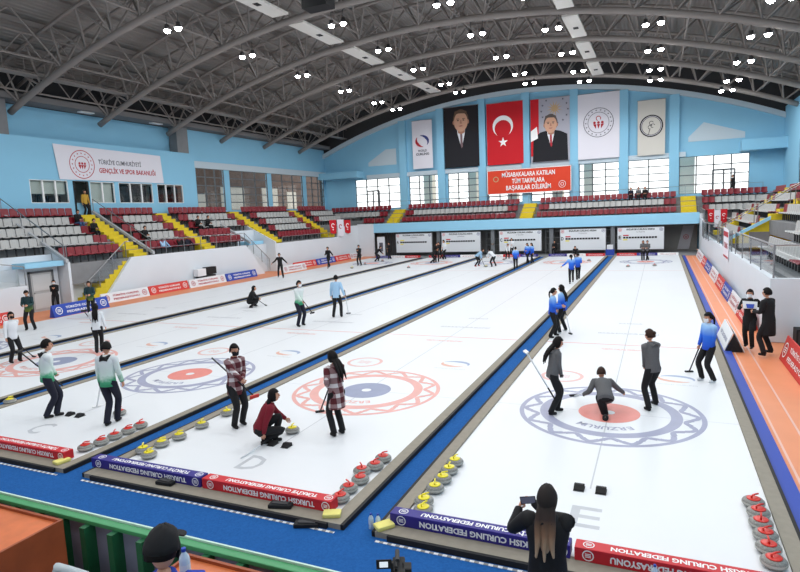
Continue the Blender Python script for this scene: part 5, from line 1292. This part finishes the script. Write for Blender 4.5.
# portrait banners: plain generic men in suits
PSKIN = c3('portrait_skin', 206, 160, 134, rough=.8); PSH = c3('portrait_skin_tone', 176, 126, 104, rough=.8); SUIT = c3('portrait_suit', 26, 26, 32, rough=.8); PHAIR = c3('portrait_hair', 98, 76, 60, rough=.8)
def portrait(t, w, h, cx, top, hw, hairc, tie, shirt=CWHITE, wide=1.0):
    fh = hw*1.35; cz = top-fh
    flat([(cx-w*.5*wide, .0+.04), (cx+w*.46*wide, .04), (cx+w*.44*wide, cz-fh*1.25), (cx+w*.26*wide, cz-fh*.85), (cx, cz-fh*.6), (cx-w*.28*wide, cz-fh*.85), (cx-w*.47*wide, cz-fh*1.4)], SUIT, t, 'suit', -.03)
    flat([(cx-hw*.55, cz-fh*.6), (cx+hw*.55, cz-fh*.6), (cx+hw*.5, cz-fh*1.2), (cx+.02, cz-fh*2.6), (cx-hw*.5, cz-fh*1.2)], shirt, t, 'shirt', -.036)
    flat([(cx-hw*.13, cz-fh*1.12), (cx+hw*.15, cz-fh*1.12), (cx+hw*.2, cz-fh*2.4), (cx+.02, cz-fh*2.6), (cx-hw*.12, cz-fh*2.2)], tie, t, 'tie', -.042)
    flat([(cx-hw*.42, cz-fh*.4), (cx+hw*.5, cz-fh*.4), (cx+hw*.5, cz-fh*1.1), (cx, cz-fh*1.25), (cx-hw*.42, cz-fh*1.1)], PSH, t, 'neck', -.048)
    flat(disc(cx, cz+.1, hw*1.06, fh*1.02), hairc, t, 'hair', -.05)
    for s in (-1, 1): flat(disc(cx+s*hw*.98, cz-.1, hw*.14, fh*.2, 12), PSH, t, 'ear', -.052)
    flat(disc(cx, cz-.06, hw*.93, fh*.94), PSKIN, t, 'face', -.056)
    flat([(cx-hw*.9, cz+fh*.62), (cx-hw*.3, cz+fh*.74), (cx+hw*.5, cz+fh*.7), (cx+hw*.93, cz+fh*.45), (cx+hw*.8, cz+fh*.9), (cx, cz+fh*1.1), (cx-hw*.8, cz+fh*.95)], hairc, t, 'fringe', -.062)
    for s in (-1, 1):
        flat([(cx+s*hw*.2, cz+fh*.18), (cx+s*hw*.6, cz+fh*.2), (cx+s*hw*.58, cz+fh*.26), (cx+s*hw*.2, cz+fh*.25)], hairc, t, 'eyebrow', -.062)
        flat(disc(cx+s*hw*.38, cz+fh*.08, hw*.14, fh*.05, 12), EYE, t, 'eye', -.062)
    flat([(cx-hw*.05, cz+fh*.1), (cx+hw*.08, cz+fh*.1), (cx+hw*.16, cz-fh*.24), (cx-hw*.14, cz-fh*.24)], PSH, t, 'nose', -.062)
    flat(disc(cx, cz-fh*.46, hw*.28, fh*.05, 12), LIP, t, 'mouth', -.062)
t, w, h = wallbanner(-19.65, 8.85, -15.95, 14.95, c3('portrait_dark', 34, 30, 34, rough=.85), 'dark portrait banner of a man in black suit, left of the red flag')
portrait(t, w, h, w*.5, h*.93, .78, PHAIR, c3('grey_tie', 120, 96, 100))
t, w, h = wallbanner(-15.1, 8.8, -11.45, 14.85, FLAGRED, 'large red flag with white crescent and star', 'flag', name='wall_flag')
b = MB(); n = 40; cx, cz, R = w*.45, h*.62, 1.03; r2, ox = .83, .1
# crescent opening downwards-right: outer circle minus a smaller shifted one, as on a flag hung on its side
out = [(cx+R*math.cos(a), cz+R*math.sin(a)) for a in [math.radians(-58+296*k/n) for k in range(n+1)]]
inn = [(cx+.0+r2*math.cos(a), cz-.24+r2*math.sin(a)) for a in [math.radians(-46+272*k/n) for k in range(n+1)]]
for k in range(n): b.prism([(out[k][0], -.03, out[k][1]), (out[k+1][0], -.03, out[k+1][1]), (inn[k+1][0], -.03, inn[k+1][1]), (inn[k][0], -.03, inn[k][1])], (0, -.004, 0))
b.obj('crescent', WHITE, t); s_ = MB(); P5 = star(cx, h*.36, .5, PI/2)
for k in range(10): s_.prism([(cx, -.03, h*.36), (P5[k][0], -.03, P5[k][1]), (P5[(k+1) % 10][0], -.03, P5[(k+1) % 10][1])], (0, -.004, 0))
s_.obj('star', WHITE, t)
t, w, h = wallbanner(-10.7, 8.75, -7.0, 14.75, c3('portrait_pale', 172, 172, 184, rough=.85), 'pale portrait banner of man in suit and red tie, right of red flag')
flat([(0, .6), (.75, .6), (.8, h), (0, h)], FLAGRED, t, 'flag_strip', -.026); flat([(0, 2.0), (.7, 2.3), (.6, 3.4), (0, 3.0)], WHITE, t, 'flag_white', -.031)
sb = MB(); P_ = star(w*.62, h*.83, .75, .2, 12, .35)
for k in range(24): sb.prism([(w*.62, -.028, h*.83), (P_[k][0], -.028, P_[k][1]), (P_[(k+1) % 24][0], -.028, P_[(k+1) % 24][1])], (0, -.004, 0))
sb.obj('sunburst', c3('gold_print', 190, 160, 120), t)
for k in range(14):
    a = 2*PI*k/14; cx, cz = w*.62+1.25*math.cos(a), h*.8+1.25*math.sin(a)
    if cx < w-.1 and cz < h-.1: flat(star(cx, cz, .13, a), TXTGREY, t, 'small_star', -.028)
portrait(t, w, h, w*.52, h*.73, .62, c3('portrait_hair_grey', 92, 82, 78, rough=.8), TXTRED, wide=.95)
def seal(t, cx, cz, R, ring, inner, dots=16):
    ringf(cx, cz, R*.96, R, ring, t, 'seal_ring'); ringf(cx, cz, R*.68, R*.71, ring, t, 'inner_seal_ring')
    b = MB()
    for k in range(dots):
        a = 2*PI*k/dots; q = star(cx+R*.84*math.cos(a), cz+R*.84*math.sin(a), R*.07, a)
        b.prism([(x, -.03, z) for x, z in q], (0, -.004, 0))
    b.obj('seal_stars', ring, t)
    ringf(cx, cz+R*.28, R*.12, R*.17, inner, t, 'small_crescent', a0=-.2*PI, a1=1.4*PI)
    for s, m_ in ((-1, inner), (0, inner), (1, inner)):
        flat(disc(cx+s*R*.26, cz+R*.0, R*.09, R*.09, 12), m_, t, 'figure_head')
        flat([(cx+s*R*.26-R*.1, cz-R*.1), (cx+s*R*.26+R*.12, cz-R*.1), (cx+s*R*.16, cz-R*.42)], m_, t, 'figure_body')
t, w, h = wallbanner(-6.25, 8.7, -2.55, 14.7, BWHITE, 'large white banner with round seal of stars, right of both portraits'); seal(t, w*.5, h*.55, 1.35, TXTGREY, TXTRED, 18)
t, w, h = wallbanner(-1.0, 8.65, 1.3, 13.55, c3('cream_banner', 205, 202, 194, rough=.85), 'narrow cream banner with black ring emblem, rightmost on far wall')
ringf(w/2, h*.53, .78, .98, BLACK, t, 'ring'); ringf(w/2, h*.53, .83, .87, BWHITE, t, 'ring_line', -.036)
for dx, dz in ((0, .25), (.12, .0), (-.1, -.1)): ringf(w/2+dx, h*.53+dz, .14, .19, DGREY, t, 'scroll', a0=.3, a1=5)
flat([(w/2-.3, h*.53-1.0), (w/2-.26, h*.53-1.0), (w/2-.1, h*.53-.3), (w/2-.16, h*.53-.3)], DGREY, t, 'stem')
t, w, h = wallbanner(-15.1, 5.85, -6.85, 8.25, c3('orange_red_banner', 214, 66, 40, rough=.8), 'wide orange-red banner with three lines of white words', y=YF-.75)
for k, s in enumerate(['MÜSABAKALARA KATILAN', 'TÜM TAKIMLARA', 'BAŞARILAR DİLERİM']): put_text('lettering', s, .62, (5.2, 3.2, 4.4)[k], (w*.5, -.03, h*(.77-.27*k)), (1, 0, 0), (0, 0, 1), WHITE, t, .012)
b = MB().box(0, w, -.03, -.026, 0, .06).box(0, w, -.03, -.026, h-.06, h).box(0, .06, -.03, -.026, 0, h).box(w-.06, w, -.03, -.026, 0, h); b.obj('white_border', WHITE, t)
ringf(.9, h*.62, .2, .28, c3('gold_print', 190, 160, 120), t, 'gold_emblem'); ringf(w-.85, h*.28, .3, .34, WHITE, t, 'corner_emblem'); ringf(w-.85, h*.28, .12, .16, WHITE, t, 'corner_emblem')
# banner on the booth wall (in the wall's own plane)
t = thing('wall_banner', 'wide white banner with red seal and two lines of words above booth windows', 'banner', (BX+.03, 13.4, 7.42))
W_, H_ = 8.6, 2.05
g = MB().prism([(0, 0, 0), (0, W_, .0), (0, W_-.15, H_), (0, -.25, H_+.15)], (.03, 0, 0)).obj('cloth', BWHITE, t)
t2 = bpy.data.objects.new('seal', None)
def onx(pts, mt, nm): MB().prism([(.031, a, z) for a, z in pts], (.004, 0, 0)).obj(nm, mt, t)
def ringx(cy_, cz, r0, r1, mt, nm):
    b = MB()
    for k in range(36):
        a, c = 2*PI*k/36, 2*PI*(k+1)/36; b.prism([(.031, cy_+r0*math.cos(a), cz+r0*math.sin(a)), (.031, cy_+r1*math.cos(a), cz+r1*math.sin(a)), (.031, cy_+r1*math.cos(c), cz+r1*math.sin(c)), (.031, cy_+r0*math.cos(c), cz+r0*math.sin(c))], (.004, 0, 0))
    b.obj(nm, mt, t)
bpy.data.objects.remove(t2)
ringx(1.7, 1.02, .88, .93, TXTRED, 'seal_ring'); ringx(1.7, 1.02, .5, .54, TXTRED, 'inner_seal_ring')
b = MB()
for k in range(16):
    a = 2*PI*k/16; b.prism([(.031, q[0], q[1]) for q in star(1.7+.72*math.cos(a), 1.02+.72*math.sin(a), .07, a)], (.004, 0, 0))
b.obj('seal_stars', TXTRED, t)
for s in (-.2, 0, .2): onx(disc(1.7+s, 1.08, .08, .08, 12), TXTRED, 'figure_head'); onx([(1.7+s-.1, .98), (1.7+s+.1, .98), (1.7+s*.7, .7)], TXTRED, 'figure_body')
put_text('lettering', 'TÜRKİYE CUMHURİYETİ', .42, 3.6, (.034, 4.75, 1.25), (0, 1, 0), (0, 0, 1), TXTGREY, t, .008)
put_text('lettering', 'GENÇLİK VE SPOR BAKANLIĞI', .44, 4.9, (.034, 5.4, .68), (0, 1, 0), (0, 0, 1), TXTRED, t, .012)
# small flags hung over the corner rails
def smallflag(p, w, h, mt, lab, deg=0, moon=True):
    t = thing('hanging_flag', lab, 'flag', p, math.radians(deg))
    MB().prism([(-w/2, 0, 0), (w/2, 0, 0), (w*.45, 0, -h*.95), (w*.1, 0, -h), (-w*.4, 0, -h*.9)], (0, -.02, 0)).obj('cloth', mt, t)
    if moon:
        ringf(0, -h*.4, w*.15, w*.24, WHITE if mt is FLAGRED else TXTRED, t, 'crescent' if mt is FLAGRED else 'seal_ring', -.022, .3, 5.2)
        if mt is FLAGRED: flat(star(0, -h*.68, w*.12), WHITE, t, 'star', -.022)
for u, vt, vb, mt, lab in ((332.5, 220, 234, FLAGRED, 'red flag left of the white one on far left railing'), (340, 219.5, 237, BWHITE, 'white flag between two red ones on far left railing'), (347, 220, 233.5, FLAGRED, 'red flag right of the white one on far left railing')):
    p = gx(u, vt, FX+.1); smallflag(p, .95, (vb-vt)/F_PX*(p-CAM).dot(fwd), mt, lab, 75)
for u, vt, vb, mt, lab in ((711, 209, 222.5, FLAGRED, 'red flag left of the white one by the right corner'), (717.5, 210, 228, BWHITE, 'white flag between two red ones by the right corner'), (724, 209, 223, FLAGRED, 'red flag right of the white one by the right corner')):
    p = gy(u, vt, 42.6); smallflag(p, .5, (vb-vt)/F_PX*(p-CAM).dot(fwd), mt, lab, 0)
p = gx(727, 230, 3.85); t = thing('hanging_banner', 'white and red banner hung on the glass rail of right stand', 'banner', (3.98, 20.8, 1.35)); MB().prism([(0, -1.2, 0), (0, 1.2, .1), (0, 1.2, 1.6), (0, -1.2, 1.5)], (-.02, 0, 0)).obj('sheet', BWHITE, t); MB().box(-.025, -.021, -1.1, 1.1, 1.15, 1.4).box(-.025, -.021, -1.1, 1.1, .1, .2).obj('red_band', TXTRED, t); put_text('lettering', 'CURLING', .4, 1.7, (-.024, 0, .7), (0, -1, 0), (0, 0, 1), TXTRED, t, .01)

# ------------------------------------------------------------------ foreground
def small(name, lab, cat, u, v, z=-.05): q = gz(u, v, z); return thing(name, lab, cat, (q.x, q.y, z))
for k, (u, v, z, w, l) in enumerate([(166, 484, .03, .32, 'lying on the board before the purple bumper of the D sheet'), (211.5, 502, -.05, .3, 'on blue carpet before the joint of purple and red bumpers'), (281, 507, .03, .36, 'lying on the board before the red bumper of the D sheet'), (307, 526, -.05, .36, 'on blue carpet below the right end of the red bumper')]):
    t = small('rubber_pad', 'black rubber pad '+l, 'pad', u, v, z); t.rotation_euler = (0, 0, .1*k); MB().prism([(-w/2, -.08, 0), (w/2, -.06, 0), (w/2, .06, .0), (-w/2, .09, 0)], (0, 0, .06)).obj('block', BLACK, t, False, .015); MB().box(-w*.35, w*.35, -.04, .04, .062, .075).obj('grip_strip', DGREY, t)
for k, (x, y, l) in enumerate([(-3.35, -5.68, 'at right corner of D sheet board'), (-2.5, -5.72, 'at left corner of the rightmost sheet board'), (-9.1, -5.66, 'at right corner of C sheet board')]):
    t = thing('yellow_sponge', 'pale yellow sponge '+l, 'sponge', (x, y, .03), .4+.5*k); MB().box(-.13, .13, -.09, .09, 0, .06).obj('foam', SPONGE, t, False, .02)
def bottle(x, y, z, lab):
    t = thing('water_bottle', lab, 'bottle', (x, y, z)); MB().lathe([(.032, 0), (.035, .01), (.035, .15), (.03, .17), (.013, .2), (.013, .21)], 14).obj('bottle_body', c3('clear_plastic', 205, 220, 232, rough=.15), t, True)
    MB().lathe([(.0355, .07), (.0355, .12)], 14).obj('label_band', CWHITE, t); MB().lathe([(.016, .205), (.016, .228), (0, .23)], 12).obj('cap', ADBLUE, t)
bottle(-2.72, -5.68, -.05, 'left one of two clear water bottles standing on the blue strip'); bottle(-2.62, -5.66, -.05, 'right one of two clear water bottles standing on the blue strip'); bottle(.92, -5.78, .03, 'clear water bottle standing before the red bumper near bottom edge')
# rink barrier with green rail
ZB = 1.0; YBAR = -8.28
t = thing('rink_barrier', 'green-railed rink barrier with grey panels along the near edge', 'barrier', (-12, YBAR, -.05))
MB().box(-2, 18, -.02, .08, 1.03, 1.08).obj('green_rail', GREEN, t, False, .01); MB().box(-2, 18, .08, .1, .98, 1.1).obj('white_lip', c3('pale_lip', 200, 228, 214), t)
MB().box(-2, 18, .04, .08, 0, 1.03).obj('grey_panel', BOARDPANEL, t)
for k in range(46): MB().box(-2+k*.43, -1.92+k*.43, -.1, .04, 0, 1.03).obj('post', DKGREEN, t)
# officials' desks
def desk(x0, x1, y0, y1, z, lab):
    t = thing('wooden_desk', lab, 'desk', (x0, y0, .55)); w, d, h = x1-x0, y1-y0, z-.55
    MB().box(.0, w, .0, .03, 0, h).obj('rear_board', WOODSIDE, t); MB().box(0, w, d-.03, d, 0, h).obj('front_board', WOODSIDE, t); MB().box(0, .03, .03, d-.03, 0, h).obj('side_board', WOODSIDE, t); MB().box(w-.03, w, .03, d-.03, 0, h).obj('side_board', WOODSIDE, t)
    MB().box(.03, w-.03, .03, d-.03, h-.06, h-.03).obj('desk_top', WOODTOP, t)
desk(-7.6, -4.72, -9.9, -8.72, 1.3, 'orange-topped wooden desk at bottom left corner')
desk(-3.02, -1.2, -9.5, -8.72, 1.28, 'orange-topped wooden desk right of the man in black cap')
tag(MB().box(-9, -.8, -11.5, -8.5, -.05, .55).obj('officials_platform', CONC), 'low grey platform carrying the desks at bottom left', 'platform')
q = gd(74, 572, 4.3); t = thing('plastic_chair', 'light grey chair back at bottom left before the desk', 'chair', (q.x, q.y, .55))
hz = q.z-.55+.03
MB().path([(-.22, 0, hz-.4), (-.24, 0, hz-.12), (-.15, -.02, hz-.01), (0, -.03, hz), (.15, -.02, hz-.01), (.24, 0, hz-.12), (.22, 0, hz-.4)], .03, 8).prism([(-.22, 0, hz-.4), (-.22, 0, hz-.08), (0, 0, hz-.01), (.22, 0, hz-.08), (.22, 0, hz-.4)], (0, -.03, 0)).obj('backrest', c3('light_grey_plastic', 176, 186, 190), t, True)
MB().box(-.24, .24, -.5, -.02, hz-.46, hz-.41).obj('seat', c3('light_grey_plastic', 176, 186, 190), t)
for sx in (-.2, .2):
    for sy in (-.45, -.05): MB().tube((sx, sy, 0), (sx, sy, hz-.45), .018).obj('leg', STEEL, t)
# bottle and camera by the capped man
q = gd(185, 566, 3.9); bottle(q.x, q.y, q.z-.1, 'clear water bottle with blue cap right of the capped man')
t = thing('bottle_shelf', 'small wooden lectern under the water bottle', 'lectern', (q.x, q.y, .55)); MB().box(-.12, .12, -.12, .12, q.z-.12-.55, q.z-.102-.55).obj('top', WOODTOP, t); MB().box(-.03, .03, -.03, .03, 0, q.z-.12-.55).obj('post', WOODSIDE, t)
q = gd(399, 571, 4.6); t = thing('video_camera', 'black video camera with flip-out screen at the bottom edge', 'camera', q, YAW)
MB().box(-.05, .05, -.1, .12, -.06, .05).obj('camera_body', BLACK, t, False, .012); MB().box(-.06, -.04, -.1, -.06, .04, .13).obj('screen_hinge', BLACK, t); MB().box(.02, .1, -.16, -.06, .0, .05).obj('viewfinder', BLACK, t, False, .01); MB().tube((-.01, .0, .085), (-.01, .14, .085), .018, 10).obj('microphone', DGREY, t)
MB().lathe([(.034, 0), (.034, .1), (.03, .1), (0, .095)], 16).obj('lens', BLACK, t, True).rotation_euler = (-PI/2, 0, 0)
t.children[-1].location = (0, .1, 0)
MB().box(-.17, -.05, -.1, -.09, .085, .16).obj('flip_screen', BLACK, t, False, .003)
MB().box(-.145, -.08, -.1015, -.1, .1, .145).obj('lit_display', mat('display', (.75, .8, .85, 1), emit=.6), t)
MB().tube((-.02, -.08, .08), (-.02, .06, .08), .012).tube((-.02, -.06, .05), (-.02, -.08, .08), .01).tube((-.02, .05, .05), (-.02, .06, .08), .01).obj('top_handle', BLACK, t)
tr = thing('tripod', 'black tripod holding the video camera', 'tripod', (q.x, q.y, -.05)); hh = q.z+.05-.06
MB().tube((0, 0, hh-.5), (0, 0, hh), .02).obj('centre_column', BLACK, tr)
for k in range(3): a = 2*PI*k/3+.3; MB().tube((0, 0, hh-.35), (.5*math.cos(a), .5*math.sin(a), 0), .018).obj('leg', BLACK, tr)
# small electric cabinets on the left wall
t = thing('wall_cabinet', 'small black and white equipment boxes above the white left banner', 'cabinet', (-28.25, 19.4, .62)); MB().box(-.2, .2, -.9, -.1, 0, .5).obj('white_box', CWHITE, t, False, .01); MB().box(-.2, .2, .0, .95, .05, .55).obj('black_box', BLACK, t, False, .01); MB().box(-.15, .15, -.8, .9, -.66, 0).obj('stand', DGREY, t)

# ------------------------------------------------------------------ world, view
w = bpy.data.worlds.new('world'); bpy.context.scene.world = w; w.use_nodes = True
bg = w.node_tree.nodes['Background']; bg.inputs['Color'].default_value = (1, .99, .97, 1); bg.inputs['Strength'].default_value = 2.0
sc = bpy.context.scene
sc.view_settings.view_transform = 'Standard'; sc.view_settings.look = 'None'; sc.view_settings.gamma = 1; sc.view_settings.use_curve_mapping = False
sc.view_settings.exposure = 0
sc.cycles.max_bounces = 6; sc.cycles.diffuse_bounces = 3; sc.cycles.glossy_bounces = 2; sc.cycles.transparent_max_bounces = 12; sc.cycles.sample_clamp_indirect = 5
sc.cycles.use_denoising = True
